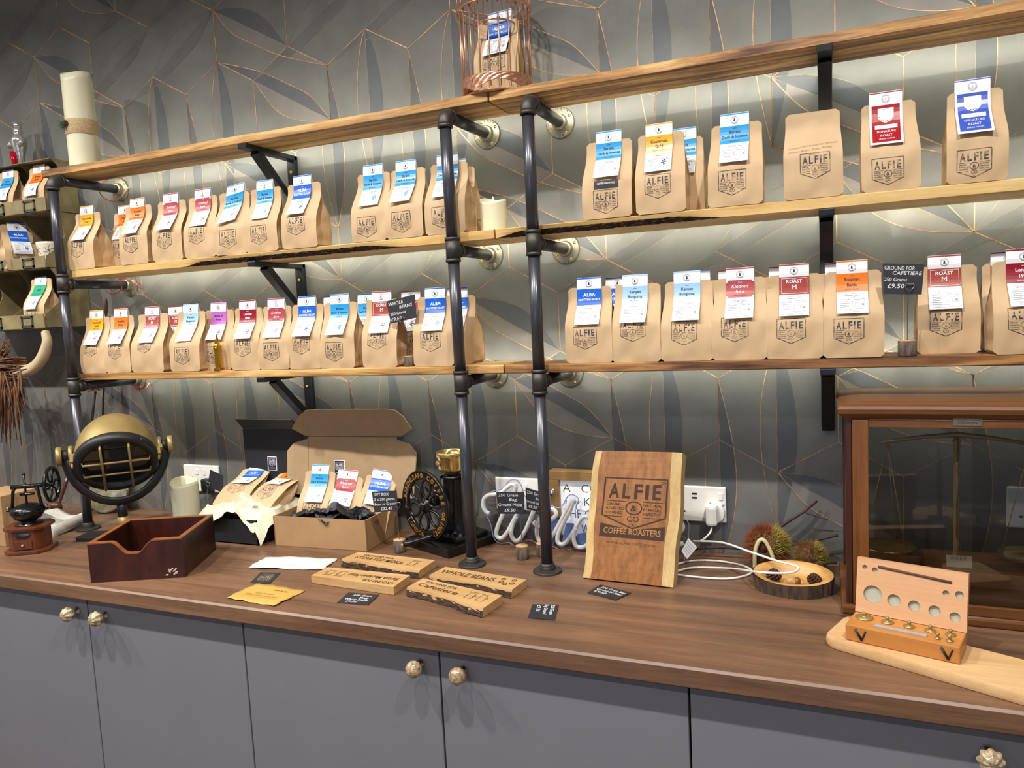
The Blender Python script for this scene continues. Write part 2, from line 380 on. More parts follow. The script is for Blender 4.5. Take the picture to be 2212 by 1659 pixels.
# ------------------------------------------------------------------ the room
X0, X1, YB = -1.9, 3.9, -4.2
def papered_wall():
    mb = MB()
    mb.add([(X0, 0, FLOOR), (X1, 0, FLOOR), (X1, 0, CEIL), (X0, 0, CEIL)], [(0, 1, 2, 3)], 0)
    mb.box(((X0 + X1) / 2, .05, (FLOOR + CEIL) / 2), (X1 - X0, .09, CEIL - FLOOR), 0)
    dx, hl, x0, z0, dz = .12885, .0735, .0595, 1.2295, .2203
    def flat(pts, mat, y):
        pts = [p for p in pts]
        if max(p[0] for p in pts) > X1 or min(p[0] for p in pts) < X0 or min(p[1] for p in pts) < -.3: return
        pts = [(x, min(z, CEIL)) for x, z in pts]
        mb.add([(x, y, z) for x, z in pts], [tuple(range(len(pts)))], mat)
    def fan(c1, c2, mat, y):
        "strip between two curves with the same number of points"
        n = len(c1); vs = [(x, y, z) for x, z in c1] + [(x, y, z) for x, z in c2]
        mb.add(vs, [(i, i + 1, n + i + 1, n + i) for i in range(n - 1)], mat)
    def line(pts, w, mat):
        if any(p[1] > CEIL or p[1] < -.3 or p[0] < X0 or p[0] > X1 for p in pts): return
        P = Print().line(pts, w, mat); P.put(mb, lambda x, z, l: (x, -.0007, z), flip=False)
    def crv(o, pts, n=5): return [(o[0] + a, o[1] + b) for a, b in spline(pts, n)]
    for n in range(-3, 7):
        zc = z0 - dz * n
        if zc > CEIL + .1 or zc < -.1: continue
        for k in range(-16, 31):
            if (k % 2 == 0) == (n % 2 == 0): continue
            xc = x0 + dx * k
            if xc < X0 + .3 or xc > X1 - .45: continue
            m6 = k % 6; diag = m6 in (4, 5); r4 = n % 4
            slash = r4 in (2, 3) and not diag
            UL, UR, LL, LR = (xc - dx, zc + hl), (xc + dx, zc + hl), (xc - dx, zc - hl), (xc + dx, zc - hl)
            TP = (xc, zc + 2 * hl)
            if TP[1] > CEIL: continue
            def straight(A, B, N): return [(lerp(A[0], B[0], i / (N - 1)), lerp(A[1], B[1], i / (N - 1))) for i in range(N)]
            UPC = [(0, 0), (.0655, -.005), (.13, -.022), (.177, -.048), (.208, -.080), (.2577, -.147)]; LOC = [(0, 0), (.063, -.074), (.129, -.1145), (.241, -.1715), (.3866, -.2205)]
            if diag:
                if n % 2:
                    up = crv(UL, UPC); lo = crv(UL, LOC, 6); CC = (xc + 2 * dx, zc - 2 * hl)
                    fan(up, straight(UL, LR, len(up)), 1, -.00022); fan(straight(UL, CC, len(lo)), lo, 2, -.00028)
                    line(lo, .0021, 4); line([UL, LR], .0012, 5); line(up, .0010, 5)
                else:
                    up = crv(LR, [(-p, -q) for p, q in LOC], 6); lo = crv(LR, [(-p, -q) for p, q in UPC]); CC = (xc - 2 * dx, zc + 2 * hl)
                    fan(up, straight(LR, CC, len(up)), 1, -.00022); fan(straight(LR, UL, len(lo)), lo, 2, -.00028)
                    line(up, .0017, 4); line([UL, LR], .0012, 5); line(lo, .0016, 4)
            elif slash:
                up = crv(UR, [(-p, q) for p, q in UPC]); lo = crv(UR, [(-p, q) for p, q in LOC], 6); CC = (xc - 2 * dx, zc - 2 * hl)
                fan(straight(UR, CC, len(lo)), lo, 3, -.00034)
                line(up, .0010, 5); line(lo, .0010, 5); line([UR, LL], .0010, 5)
            elif r4 == 0:
                # two tall upright leaves, three edges long: one from the top of this cell, one from its upper left corner
                for (X_, Z_), wl, wr_, copper_left in ((TP, .037, .043, True), (UL, .035, .037, False)):
                    N = 25; mid = []; lf = []; rt = []
                    for i in range(N):
                        t_ = i / (N - 1); z = Z_ - 6 * hl * t_; e = math.sin(PI * t_ ** (.85 if copper_left else 1.15)) ** .92
                        mid.append((X_, z)); lf.append((X_ - wl * e, z)); rt.append((X_ + wr_ * e, z))
                    fan(mid, rt, 1, -.00046 if copper_left else -.00016)
                    line(mid, .0011, 5)
                    if copper_left: line(lf, .0015, 4)
                    else: line(rt, .0016, 4); line(lf[10:], .0012, 4)
            # honeycomb edges owned by this cell: upper right, upper left, left
            faint = r4 == 1 and not diag
            line([TP, UR], .0013 if faint else .0023, 4)
            line([TP, UL], .0010 if faint or slash else .0014, 5 if slash else 4)
            if not (slash and ((k - 2) % 6) not in (4, 5)): line([UL, LL], .0021, 4)
    o = mb.build('wall_back', [mt['wp_base'], mt['wp_dark'], mt['wp_light'], mt['wp_mid'], mt['wp_copper'], mt['wp_thin']])
    return struct(o)
papered_wall()
mt['plaster'] = M('plaster', '#8f8f8c', .8); mt['ceil'] = M('ceiling_white', '#c8c6c0', .8); mt['floor'] = wood('floorboards', [(.3, '#4b3a2c'), (.7, '#75604a')], 0, 5.)
for nm, c, d, m in (('floor', ((X0 + X1) / 2, YB / 2, FLOOR - .05), (X1 - X0, -YB, .1), 'floor'), ('ceiling', ((X0 + X1) / 2, YB / 2, CEIL + .05), (X1 - X0, -YB, .1), 'ceil'),
                    ('wall_left', (X0 - .05, YB / 2, (FLOOR + CEIL) / 2), (.1, -YB, CEIL - FLOOR), 'plaster'), ('wall_right', (X1 + .05, YB / 2, (FLOOR + CEIL) / 2), (.1, -YB, CEIL - FLOOR), 'plaster'),
                    ('wall_front', ((X0 + X1) / 2, YB - .05, (FLOOR + CEIL) / 2), (X1 - X0, .1, CEIL - FLOOR), 'plaster')):
    struct(MB().box(c, d).build(nm, mt[m]))
# daylight window in the wall behind the viewer
mt['daylight'] = emit('daylight_pane', (.38, .56, 1, 1), 1.8)
wf = struct(MB().box((1.2, YB + .012, .45), (1.9, .02, 1.3)).build('window_1', mt['white'])); 
for sx_ in (-.46, .46): MB().box((1.2 + sx_, YB + .026, .45), (.84, .008, 1.16)).build('pane', mt['daylight'], wf)
# ceiling downlights
mt['lamp'] = emit('downlight_lens', (1, .93, .82, 1), 6)
for i, (x, y, e) in enumerate(SPOTS):
    t = thing('ceiling_downlight', 'recessed ceiling downlight, %s' % ('front row over the worktop, number from the rack end: ' + 'one-added-to-brighten-the-wall two three four five'.split()[i] if i < 5 else 'rear row, number from the rack end: ' + 'one two three'.split()[i - 5]), 'downlight', (x, y, CEIL), group='ceiling downlights over the room')
    MB().lathe([(.030, .0), (.042, .0), (.042, -.006), (.030, -.008)], 24).build('trim_ring', mt['white'], t)
    MB().lathe([(.0, -.002), (.029, -.002)], 20).build('lens', mt['lamp'], t)
    L = bpy.data.lights.new('downlight_beam', 'SPOT'); L.energy = e * 1.; L.spot_size = 2.5; L.spot_blend = .6; L.shadow_soft_size = .03; L.color = SPOT_COL
    lo = bpy.data.objects.new('downlight_beam', L); C.objects.link(lo); lo.parent = t; lo.location = (0, 0, -.02)

# ------------------------------------------------------------------ base cabinets and worktop
XA, XB, DEP = -1.2, 3.3, .600
wt = MB(); n = 60
prof = [(-.002, 0), (-DEP + .004, 0), (-DEP, -.004), (-DEP, -.034), (-DEP + .004, -.038), (-.002, -.038)]
vs = []; fs = []
for x in (XA, XB): vs += [(x, y, z) for y, z in prof]
k = len(prof); fs = [(i, (i + 1) % k, k + (i + 1) % k, k + i) for i in range(k)] + [tuple(reversed(range(k))), tuple(range(k, 2 * k))]
wt.add(vs, [tuple(reversed(f)) for f in fs])
tag(wt.build('worktop', mt['worktop']), 'long walnut-look laminate worktop running under the shelves', 'worktop')
def knob(kind, parent, loc):
    mb = MB(); R = T(loc, rx=PI / 2)
    mb.lathe([(.009, 0), (.009, .003), (.005, .006), (.005, .014), (.008, .016)], 16, 1, R)
    def f(u, v):
        a, b = 2 * PI * u, PI * (v - .5); r = .0165
        if kind == 'lobed': r *= 1 + .10 * math.cos(8 * a) * math.cos(b) + .05 * math.cos(6 * b)
        else: r *= 1 + .025 * math.cos(10 * a + 5 * b) * math.cos(b)
        return (r * math.cos(b) * math.cos(a), r * math.cos(b) * math.sin(a), .028 + .0145 * math.sin(b) * r / .0165)
    mb.grid(f, 40, 20, 0, True, R, wrapu=True)
    return mb.build('knob', [mt['knob_cream'] if kind == 'lobed' else mt['knob_floral'], mt['chrome']], parent)
mt['knob_cream'] = M('cream_ceramic', '#cbb894', .18, c2='#6b5a48', scale=95); mt['knob_floral'] = M('painted_ceramic', '#c9b18c', .18, c2='#5e4a3c', scale=150)
DY = -.564
cabs = [(-.545, .4274), (.4274 - .0, 1.3991)]
edges = [-1.03, -.545, -.058, .4274, .9127, 1.3991, 1.8778, 2.363, 2.848]
cabl = ['slate blue base cabinet at the far left under the pigeonhole rack', 'slate blue base cabinet below the wooden drawer box and searchlight lamp', 'slate blue base cabinet with round floral knobs below the coffee grinder',
        'slate blue base cabinet at the right end below the balance case']
# door pairs meet at .4274, 1.3991, 2.363 ; far-left pair at -.545
for i, (a, mid, b) in enumerate(((-1.03, -.545, -.058), (-.058, .4274, .9127), (.9127, 1.3991, 1.8778), (1.8778, 2.363, 2.848))):
    if i == 0: continue
    t = thing('base_cabinet', cabl[i], 'cabinet', ((a + b) / 2, DY, FLOOR + .1), group='base cabinets')
    ox = (a + b) / 2; h0 = FLOOR + .1
    mb = MB(); mb.box((0, .29, (-.04 - h0) / 2), (b - a - .002, .54, -.04 - h0)); mb.box((0, .30, -.05), (b - a - .002, .5, .1)); mb.build('body', mt['carcass'], t)
    for (p, q, side) in ((a, mid, 1), (mid, b, -1)):
        d = MB().box(((p + q) / 2 - ox, .0, (-.0405 - h0 - .02) / 2 + .02), (q - p - .004, .02, -.0405 - h0 - .02)).build('door', mt['door'], t, bevel=.0012)
        kx = (q - .035 - ox) if side > 0 else (p + .062 - ox)
        if i == 2: kx = (q - .042 - ox) if side > 0 else (p + .052 - ox)
        if i == 3 and side > 0: kx = q - .052 - ox
        knob('lobed' if i != 2 else 'floral', d, (kx, -.010, -.078 - h0))
# ------------------------------------------------------------------ shelves
SZ = {'top': (1.0720, 1.0940), 'mid': (.7668, .7895), 'low': (.4578, .4780)}
YF, YK = -.2050, -.072
XS = 1.4035
def plank(key, xa, xb, mat, label, bark=None, seed=0, ledname=''):
    z0, z1 = SZ[key]; r = random.Random(seed); ph = [r.uniform(0, 6) for _ in range(6)]
    def wob(x): return .0016 * math.sin(7 * x + ph[0]) + .0011 * math.sin(19 * x + ph[1]) + .0006 * math.sin(53 * x + ph[2])
    t = thing('shelf_plank', label, 'shelf', ((xa + xb) / 2, YK, z0), group='wooden wall shelves'); ox, oy, oz = t.location
    mb = MB(); N = 120; ring = []
    for i in range(N + 1):
        x = lerp(xa, xb, i / N); u = wob(x)
        cut = 0
        if bark:
            for b0, b1 in bark: cut = max(cut, sstep(b0, b0 + .09, x) * (1 - sstep(b1 - .14, b1, x)))
        yb = YF + u * .5 + .010 * cut
        ring += [(x, YK, z0), (x, YK, z1), (x, YF + u + .003, z1), (x, YF + u, z1 - .002), (x, lerp(YF + u, yb, .3), lerp(z1 - .002, z0 + .002, .42 if cut else .5)), (x, yb, z0 + .002), (x, yb + .003, z0)]
    k = 7; fs = [(i * k + j, i * k + (j + 1) % k, (i + 1) * k + (j + 1) % k, (i + 1) * k + j) for i in range(N) for j in range(k)] + [tuple(reversed(range(k))), tuple(N * k + j for j in range(k))]
    mb.add([(a - ox, b - oy, c - oz) for a, b, c in ring], fs); mb.build('plank', mat, t)
    if bark:
        for b0, b1 in bark:
            mb = MB(); n = int((b1 - b0) * 180)
            def f(a, b):
                x = lerp(b0, b1, a); c = sstep(b0, b0 + .09, x) * (1 - sstep(b1 - .14, b1, x)); u = wob(x)
                rg = .0020 * r.uniform(-1, 1) * c
                z = lerp(z0 + .0015, lerp(z1 - .002, z0 + .002, .42), b * max(.05, c))
                return (x - ox, lerp(YF + u * .5 + .010 * c, YF + u * .7, b) - .0012 + rg - oy, z + .0006 * r.uniform(-1, 1) - oz)
            mb.grid(f, n, 7, 0, False); mb.build('bark_edge', mt['bark'], t)
    # strip light fixed to the rear edge, facing the wall
    s = tag(MB().box(((xa + xb) / 2, YK + .0035, (z0 + z1) / 2), (xb - xa - .03, .005, .009)).build('led_strip', mt['led']),
            'glowing LED strip behind the ' + ledname, 'strip light', 'LED strips behind the shelves')
    return t
plank('top', -.075, XS - .003, mt['shelf_a'], 'top wooden shelf holding the tall banded candle', seed=1, ledname='top shelf carrying the tall candle')
plank('top', XS + .001, 2.75, mt['shelf_d'], 'top wooden shelf ending under the copper birdcage on the right', seed=2, ledname='top shelf to the right of the birdcage')
plank('mid', .012, XS - .004, mt['shelf_b'], 'middle pale shelf with bark edge under the blue-tagged bags', [(.45, 1.18)], seed=3, ledname='middle shelf beside the rack')
plank('mid', XS + .0, 2.75, mt['shelf_b'], 'middle shelf with dark bark edge right of the pipe posts', [(1.39, 1.93)], seed=4, ledname='middle shelf to the right of the posts')
plank('low', .0, XS + .002, mt['shelf_a'], 'bottom wooden shelf with the small gold tower ornament', seed=5, ledname='bottom shelf beside the rack')
plank('low', XS + .005, 2.75, mt['shelf_c'], 'bottom brown shelf right of the pipe posts above the sockets', seed=6, ledname='bottom shelf to the right of the posts')
# ------------------------------------------------------------------ pipe posts
PR = .0135; YP = -.2272; ZT = (.440, .749, 1.054)
def flange(parent, M4, name='wall_flange', r=.036, mat='zinc'):
    mb = MB(); mb.lathe([(r, 0), (r, .004), (r - .0015, .0055)], 36, 0, M4, cap=False); mb.lathe([(r - .0015, .0055), (.0195, .0072)], 36, 0, M4, cap=False); mb.lathe([(.0200, .0070), (.0185, .018)], 32, 0, M4, cap=False); mb.lathe([(.0185, .018), (.0172, .020), (PR, .020)], 32, 0, M4, cap=False)
    o = mb.build(name, mt[mat], parent)
    sb = MB()
    for a in (.5, 2.1, 3.7, 5.2):
        sb2 = MB(); sb2.lathe([(.0, .0072), (.0042, .0066), (.0042, .004)], 10, 0, M4 @ T((.028 * math.cos(a), .028 * math.sin(a), 0))); sb2.build('screw', mt['screw'], o)
    if name == 'wall_flange':
        for q, s in enumerate(('1914', 'DS', '80')):
            P = Print()
            for i, ch in enumerate(s):
                a = 1.3 + q * 1.75 - (i - (len(s) - 1) / 2) * .27; P.text(ch, .029 * math.cos(a), .029 * math.sin(a), .0075, 0, rot=a - PI / 2, off=.01)
            mb = MB(); P.put(mb, lambda x, y, l: M4 @ Vector((x, y, .0068 - .0009 * ((math.hypot(x, y) - .022) / .012)))); mb.build('cast_lettering', mt['castiron'], o)
    return o
mt['screw'] = M('brass_screw', '#b59a52', .3, .9)
def post(xb, xt, label, x_w, wires=False):
    t = thing('pipe_post', label, 'pipe post', (xb, YP, 0), group='iron pipe posts'); ox = xb
    def X(z): return xb + (xt - xb) * z / ZT[2] - ox
    mb = MB(); mb.lathe([(.0335, 0), (.0335, .0035), (.0325, .005)], 36, cap=False); mb.lathe([(.0325, .005), (.0195, .007)], 36, cap=False); mb.lathe([(.0195, .0068), (.0185, .014)], 32, cap=False); mb.lathe([(.0185, .014), (.0178, .015), (.0165, .015)], 32, cap=False); mb.lathe([(.0165, .015), (.0160, .021), (PR, .0215)], 32, cap=False); mb.build('base_flange', mt['castiron'], t)
    # vertical runs between fittings
    segs = [(.015, ZT[0] - .020), (ZT[0] + .020, ZT[1] - .020), (ZT[1] + .020, ZT[2] - .022)]
    for a, b in segs: MB().tube([(X(a), 0, a), (X(b), 0, b)], PR, 24, 0).build('pipe', mt['iron'], t)
    # elbow
    mb = MB(); R = .020; pts = [(X(ZT[2]), 0, ZT[2] - .026 + .004)]
    for i in range(9):
        a = PI / 2 * i / 8; pts.append((X(ZT[2]), R - R * math.cos(a), ZT[2] - R + R * math.sin(a)))
    pts.append((X(ZT[2]), .026, ZT[2])); mb.tube(pts, .0166, 24)
    mb.tube([(X(ZT[2]), 0, ZT[2] - .030), (X(ZT[2]), 0, ZT[2] - .022)], .0178, 24); mb.tube([(X(ZT[2]), .024, ZT[2]), (X(ZT[2]), .031, ZT[2])], .0178, 24)
    mb.build('elbow', mt['castiron'], t)
    for j in (0, 1):
        z = ZT[j]; mb = MB(); x = X(z)
        mb.tube([(x, 0, z - .026), (x, 0, z + .026)], .0163, 24)
        for s in (-1, 1): mb.tube([(x, 0, z + s * .021), (x, 0, z + s * .028)], .0178, 24)
        mb.tube([(x, .008, z), (x, .030, z)], .0160, 24); mb.tube([(x, .025, z), (x, .032, z)], .0174, 24)
        mb.build('tee', mt['castiron'], t)
    for j in range(3):
        z = ZT[j]; xw = x_w[j] - ox
        MB().tube([(X(z), .026, z), (xw, -YP - .010, z)], PR, 24).build('cross_pipe', mt['iron'], t)
        flange(t, frame((xw, -YP, z), (1, 0, 0), (0, -1, 0)))
    return t
post(-.002, -.002, 'iron pipe post beside the metal pigeonhole rack', (.004, .006, .006))
post(1.308, 1.3013, 'iron pipe post in front of the black wheel coffee grinder', (1.294, 1.297, 1.306))
post(1.5005, 1.504, 'iron pipe post in front of the unlit neon sign', (1.500, 1.503, 1.503))
def bracket(x, key, label):
    z = SZ[key][0]; t = thing('shelf_bracket', label, 'bracket', (x, 0, z), group='black steel shelf brackets'); W = .028; th = .013
    MB().box((0, -.106, -th / 2), (W, .206, th)).build('arm', mt['bracket'], t, bevel=.0015)
    p = MB().box((0, -.008, -.075), (W, .014, .15)).build('upright', mt['bracket'], t, bevel=.0015)
    for zz in (-.045, -.125): MB().lathe([(0, .003), (.0045, .0022), (.0045, 0)], 10, 0, frame((0, -.0152, zz), (1, 0, 0), (0, -1, 0))).build('screw', mt['screw'], p)
    mb = MB(); a, b = Vector((0, -.158, -th)), Vector((0, -.012, -.148)); d = (b - a).normalized()
    mb.box((0, 0, (b - a).length / 2), (W * .92, .020, (b - a).length), 0, frame(a, (1, 0, 0), d)); mb.build('brace', mt['bracket'], t, bevel=.001)
for x, nm in ((.696, 'left run of'), (2.1005, 'right run of')):
    for key, w_ in (('top', 'top shelf'), ('mid', 'middle shelf'), ('low', 'bottom shelf')):
        bracket(x, key, 'black steel triangular bracket under the %s %s' % (nm, w_))
# ------------------------------------------------------------------ coffee bags
def colmat(name, col, rough=.3):
    if name not in mt: mt[name] = M(name, col, rough)
    return mt[name]
TAGS = {   # block colour, heading lines (text, height, layer colour), body heading
    'yellow': ('#f2a71b', [('Guatemala', .0062, 'i'), ('Gold', .0062, 'i')], 'SEVENTY BLEND', 'Medium', 'i'),
    'orange': ('#ee7418', [('Brazilian', .0062, 'i'), ('Bahia', .0062, 'i')], 'SEVENTY BLEND', 'Medium to Full', 'i'),
    'red': ('#a8454c', [('Kindred', .0075, 'w'), ('Spirit', .0062, 'w')], 'SEVENTY BLEND', 'Rich & Creamy', 'i'),
    'cyan': ('#2a97d4', [('Barista', .0060, 'i'), ('Dark & Intense', .0060, 'i')], 'RICH ROAST', 'Very full bodied', 'i'),
    'blue': ('#155fcb', [('\u00b7ALBA\u00b7', .0082, 'w'), ('SCOTTISH ROAST', .0050, 'w')], None, 'Full bodied', 'i'),
    'brick': ('#9c4238', [('ROAST', .0070, 'w'), ('M', .0100, 'w')], None, 'Medium to Full', 'i'),
    'paleblue': ('#9cc4f0', [('Kenyan', .0062, 'i'), ('Bungoma', .0062, 'i')], 'RICH ROAST', 'Full bodied', 'i'),
    'purple': ('#b767bd', [('Barista 50', .0058, 'i'), ('Roast', .0058, 'i')], 'FULL ROAST', 'Full bodied & Rich', 'i'),
    'maroon': ('#8a1226', [('London', .0066, 'w'), ('1968', .0066, 'w')], 'SPECIAL ROAST', 'Full bodied & Rich', 'w'),
    'green': ('#1e9a74', [('Decaf', .0062, 'i')], 'SEVENTY BLEND', 'Smooth', 'i'),
}
TW, TL = .056, .103
def tagprint(kind, icon):
    "x across, y downwards from the fold; materials 0 card, 1 colour, 2 ink, 3 grey ink"
    P = Print(); hw = TW / 2
    def tx(body, x, s, h, mat, **k): P.text(body, x, -(s + h), h, mat, 2, **k)
    if kind in ('crest_red', 'crest_blue'):
        rows = [0, .0008, .003, .012, .025, .032, .040, .048, .056, .064, .072, .080, .088, .094, TL - .004, TL]
        for a, b in zip(rows, rows[1:]):
            c = 1 if (a, b) == (.0008, .003) or .0249 < a < TL - .0041 else 0; e = hw - (.004 if a > .02 and c else 0)
            P.rect(-e, -a, e, -b, c, 0)
            if e < hw: P.rect(-hw, -a, -e, -b, 0, 0); P.rect(e, -a, hw, -b, 0, 0)
        P.ring((0, -.013), .0068, .0007, 3, 2); P.ring((0, -.013), .0052, .0005, 3, 2); tx('C', 0, .0112, .0036, 3)
        sh = [(-.0135, -.031), (.0135, -.031), (.0135, -.049), (.008, -.056), (0, -.0595), (-.008, -.056), (-.0135, -.049)]
        P.poly(sh, [tuple(range(7))], 0, 2)
        for i in range(26):
            a = rnd.uniform(0, 2 * PI); x, y = .0105 * math.cos(a), -.0445 + .0115 * math.sin(a)
            P.disc((x, y), rnd.uniform(.0009, .0020), 4 + i % 3, 3, 6)
        tx('C', 0, .0400, .0085, 2, wfix=.0068)
        P.rect(-.019, -.0635, .019, -.0715, 0, 2); tx('CROMLIX', 0, .0655, .0042, 3, wfix=.030)
        tx('SIGNATURE', 0, .0745, .0048, 0, wfix=.032); tx('ROAST', 0, .0828, .0048, 0, wfix=.020); tx('SINGLE ORIGIN', 0, .0910, .0028, 0, wfix=.026)
        return P
    col, lines, sub, head, ic = TAGS[kind]
    rows = [0, .0006, .0036, .010, .018, .0255, .030, .036, .042, .048, .054, .0615, .066, .072, .078, .084, .090, .096, TL]
    for a, b in zip(rows, rows[1:]): P.rect(-hw, -a, hw, -b, 1 if (a, b) == (.0006, .0036) or .0254 < a < .0614 else 0, 0)
    P.ring((0, -.0140), .0070, .0006, 2, 2); P.ring((0, -.0140), .0052, .0004, 3, 2)
    P.poly([(-.0020, -.0168), (.0020, -.0168), (.0011, -.0106), (-.0011, -.0106)], [(0, 1, 2, 3)], 2, 2)
    y0, y1 = .0255, .0615
    if kind == 'red':
        for sx in (-1, 1):
            P.poly([(sx * hw, -y0), (sx * (hw - .005), -y0), (sx * (hw - .0035), -y0 - .0035), (sx * hw, -y0 - .005)], [(0, 1, 2, 3)], 0, 2)
            P.poly([(sx * hw, -y1), (sx * (hw - .005), -y1), (sx * (hw - .0035), -y1 + .0035), (sx * hw, -y1 + .005)], [(0, 1, 2, 3)], 0, 2)
    if kind == 'brick': P.line([(-hw + .004, -y0 - .003), (hw - .004, -y0 - .003), (hw - .004, -y1 + .003), (-hw + .004, -y1 + .003)], .0009, 0, 2, True)
    s = y0 + (.0085 if len(lines) > 1 else .012)
    if kind == 'brick': s = y0 + .0055
    if sub is None and kind != 'brick': s = y0 + .0085
    P.line([(-.004, -y0 - .0045), (.004, -y0 - .0045)], .0006, 0 if lines[0][2] == 'w' else 2, 2)
    for t, h, c in lines:
        tx(t, 0, s, h, 0 if c == 'w' else 2, wmax=.050, off=(.0 if kind == 'red' or t == 'M' else .016), shear=.25 if kind == 'red' else 0.); s += h + (.0042 if kind != 'brick' else .0028)
    if sub: tx(sub, 0, y1 - .0062, .0026, 0 if ic == 'w' else 2, wmax=.034)
    # body copy
    P.line([(-.022, -.0655), (.022, -.0655)], .0004, 3, 2); tx(head, 0, .0668, .0032, 2, wmax=.036)
    P.line([(-.022, -.0738), (.022, -.0738)], .0004, 3, 2)
    for i in range(9): P.disc((-.016 + i * .004, -.0722), .0008 if i == 5 else .00045, 2 if i == 5 else 3, 2, 6)
    tx('Flavour profile', -.022, .0752, .0023, 2, align='l', wmax=.021); tx('Whole Beans' if icon == 'beans' else 'Cafetiere  Filter', .0225, .0752, .0023, 2, align='r', wmax=.021)
    for i, wd in enumerate((.015, .017, .013, .016)): P.line([(-.022, -.0805 - i * .0032), (-.022 + wd, -.0805 - i * .0032)], .0008, 3, 2)
    P.line([(.0005, -.079), (.0005, -.0915)], .0005, 2, 2)
    if icon == 'beans':
        for i, (x, y, a) in enumerate(((.009, -.081, .4), (.0135, -.080, -.5), (.0155, -.0840, .2), (.0115, -.0848, 1.), (.0080, -.0855, -.3), (.0125, -.0890, .6))):
            P.disc((x, y), .0021, 7, 2, 10, .0015)
    else:
        P.line([(.005, -.081), (.011, -.081), (.011, -.090), (.005, -.090)], .0006, 3, 2, True); P.line([(.011, -.083), (.0128, -.0845), (.011, -.088)], .0005, 3, 2)
        P.line([(.0150, -.081), (.0215, -.081), (.0215, -.090), (.0150, -.090)], .0006, 3, 2, True); P.rect(.0165, -.0845, .0205, -.0885, 3, 2)
    P.line([(-.022, -.0945), (.022, -.0945)], .0004, 3, 2); tx('www.alfiecoffee.co.uk', 0, .0958, .0024, 3, wmax=.038); P.line([(-.022, -.0995), (.022, -.0995)], .0004, 3, 2)
    return P
LOGO = logo()
def make_bag(label, loc, w=.105, yaw=0., kind='cyan', seed=0, icon='beans', tdx=0., trot=0., sdx=-.005, sz=.03, D=.064, h=.168, sticker=None, hand=None, lean=0., pitch=0., roll=0., group=None, stamp=True, over=.021):
    r = random.Random(seed * 13 + 5); ph = [r.uniform(0, 6.28) for _ in range(10)]
    t = thing('coffee_bag', label, 'coffee bag', loc, (pitch, roll, yaw), group)
    sh = r.uniform(.38, .46); bl = r.uniform(.002, .006); skew = r.uniform(-.003, .003); ln = r.uniform(-.006, .008) + lean
    def yc(z): q = sstep(.3, 1, z / h); return ln * q
    def prof(z):
        q = z / h
        if q < sh: return D / 2 * (.95 + .05 * math.sin(PI * q / sh))
        k = sstep(sh, .86, q) ** .92
        return lerp(D / 2 * .95, .0014, k)
    def hw(z):
        b = w / 2 - .004 * sstep(.45, .9, z / h); rr = .007
        if z > h - rr: b -= rr - math.sqrt(max(0, rr * rr - (z - h + rr) ** 2))
        if z < rr: b -= rr - math.sqrt(max(0, rr * rr - (rr - z) ** 2))
        return b
    def wr(x, z): return .0009 * math.sin(90 * x + 40 * z + ph[0]) + .0008 * math.sin(70 * z - 50 * x + ph[1]) + .0006 * math.sin(160 * x - 60 * z + ph[2])
    def fy(x, z):
        u = min(1, abs(x) / (w / 2)); q = z / h
        return yc(z) - prof(z) - bl * (1 - u * u) * math.sin(PI * min(1, q / .9)) - wr(x, z) * (1 - sstep(.85, .97, q)) * min(1, q * 12)
    def sx(z): return skew * (z / h)
    mb = MB(); nu, nv = 14, 28
    def zz(v): return h * (v ** 1.0)
    mb.grid(lambda u, v: (sx(zz(v)) + (2 * u - 1) * (hw(zz(v)) + .0018), fy((2 * u - 1) * hw(zz(v)), zz(v)) - .0003, zz(v)), nu, nv, 0, True)
    mb.grid(lambda u, v: (sx(zz(v)) + (2 * u - 1) * (hw(zz(v)) + .0018), 2 * yc(zz(v)) - fy((2 * u - 1) * hw(zz(v)), zz(v)), zz(v)), nu, nv, 0, True, flip=True)
    fg = [[fy((2 * i / nu - 1) * hw(zz(j / nv)), zz(j / nv)) - .0003 for i in range(nu + 1)] for j in range(nv + 1)]
    def gy(x, z):
        "height of the tessellated front panel"
        j = min(nv - 1, max(0, int(z / h * nv))); f = min(1, max(0, z / h * nv - j))
        def row(j):
            e = hw(zz(j / nv)) + .0018; q = (x / e + 1) / 2 * nu; i = min(nu - 1, max(0, int(q))); g = min(1, max(0, q - i)); return lerp(fg[j][i], fg[j][i + 1], g)
        return lerp(row(j), row(j + 1), f)
    def ty(z): q = z / h; return yc(z) - prof(z) - bl * math.sin(PI * min(1, q / .9)) - .0016 * (1 - sstep(.8, .97, q))
    for s in (-1, 1):
        def side(u, v):
            z = zz(v) * .985; q = z / h; a = 2 * u - 1; e = hw(z)
            fold = (.006 + .016 * sstep(.25, .75, q)) * (1 - abs(a)) ** 1.2 + .002 * math.sin(20 * q + ph[3])
            y = yc(z) + a * (abs(fy(s * e, z) - yc(z)) - .0003)
            return (sx(z) + s * (e - max(0, fold) * min(1, q * 8)), y, z)
        mb.grid(side, 6, nv, 1, False, flip=(s < 0))
    b0 = hw(0) + .001; mb.add([(-b0, -D / 2 * .95, .0004), (b0, -D / 2 * .95, .0004), (b0, D / 2 * .95, .0004), (-b0, D / 2 * .95, .0004)], [(3, 2, 1, 0)], 1)
    body = mb.build('bag_body', [mt['kraft'], mt['kraft_dark']], t)
    if stamp:
        mb = MB(); SW, SHh = .053, .049
        LOGO.put(mb, lambda x, y, l: (sx(sz + y * SHh) + sdx + (x - .5) * SW, gy(sdx + (x - .5) * SW, sz + y * SHh) - .0004, sz + y * SHh)); mb.build('stamped_emblem', mt['stamp'], t)
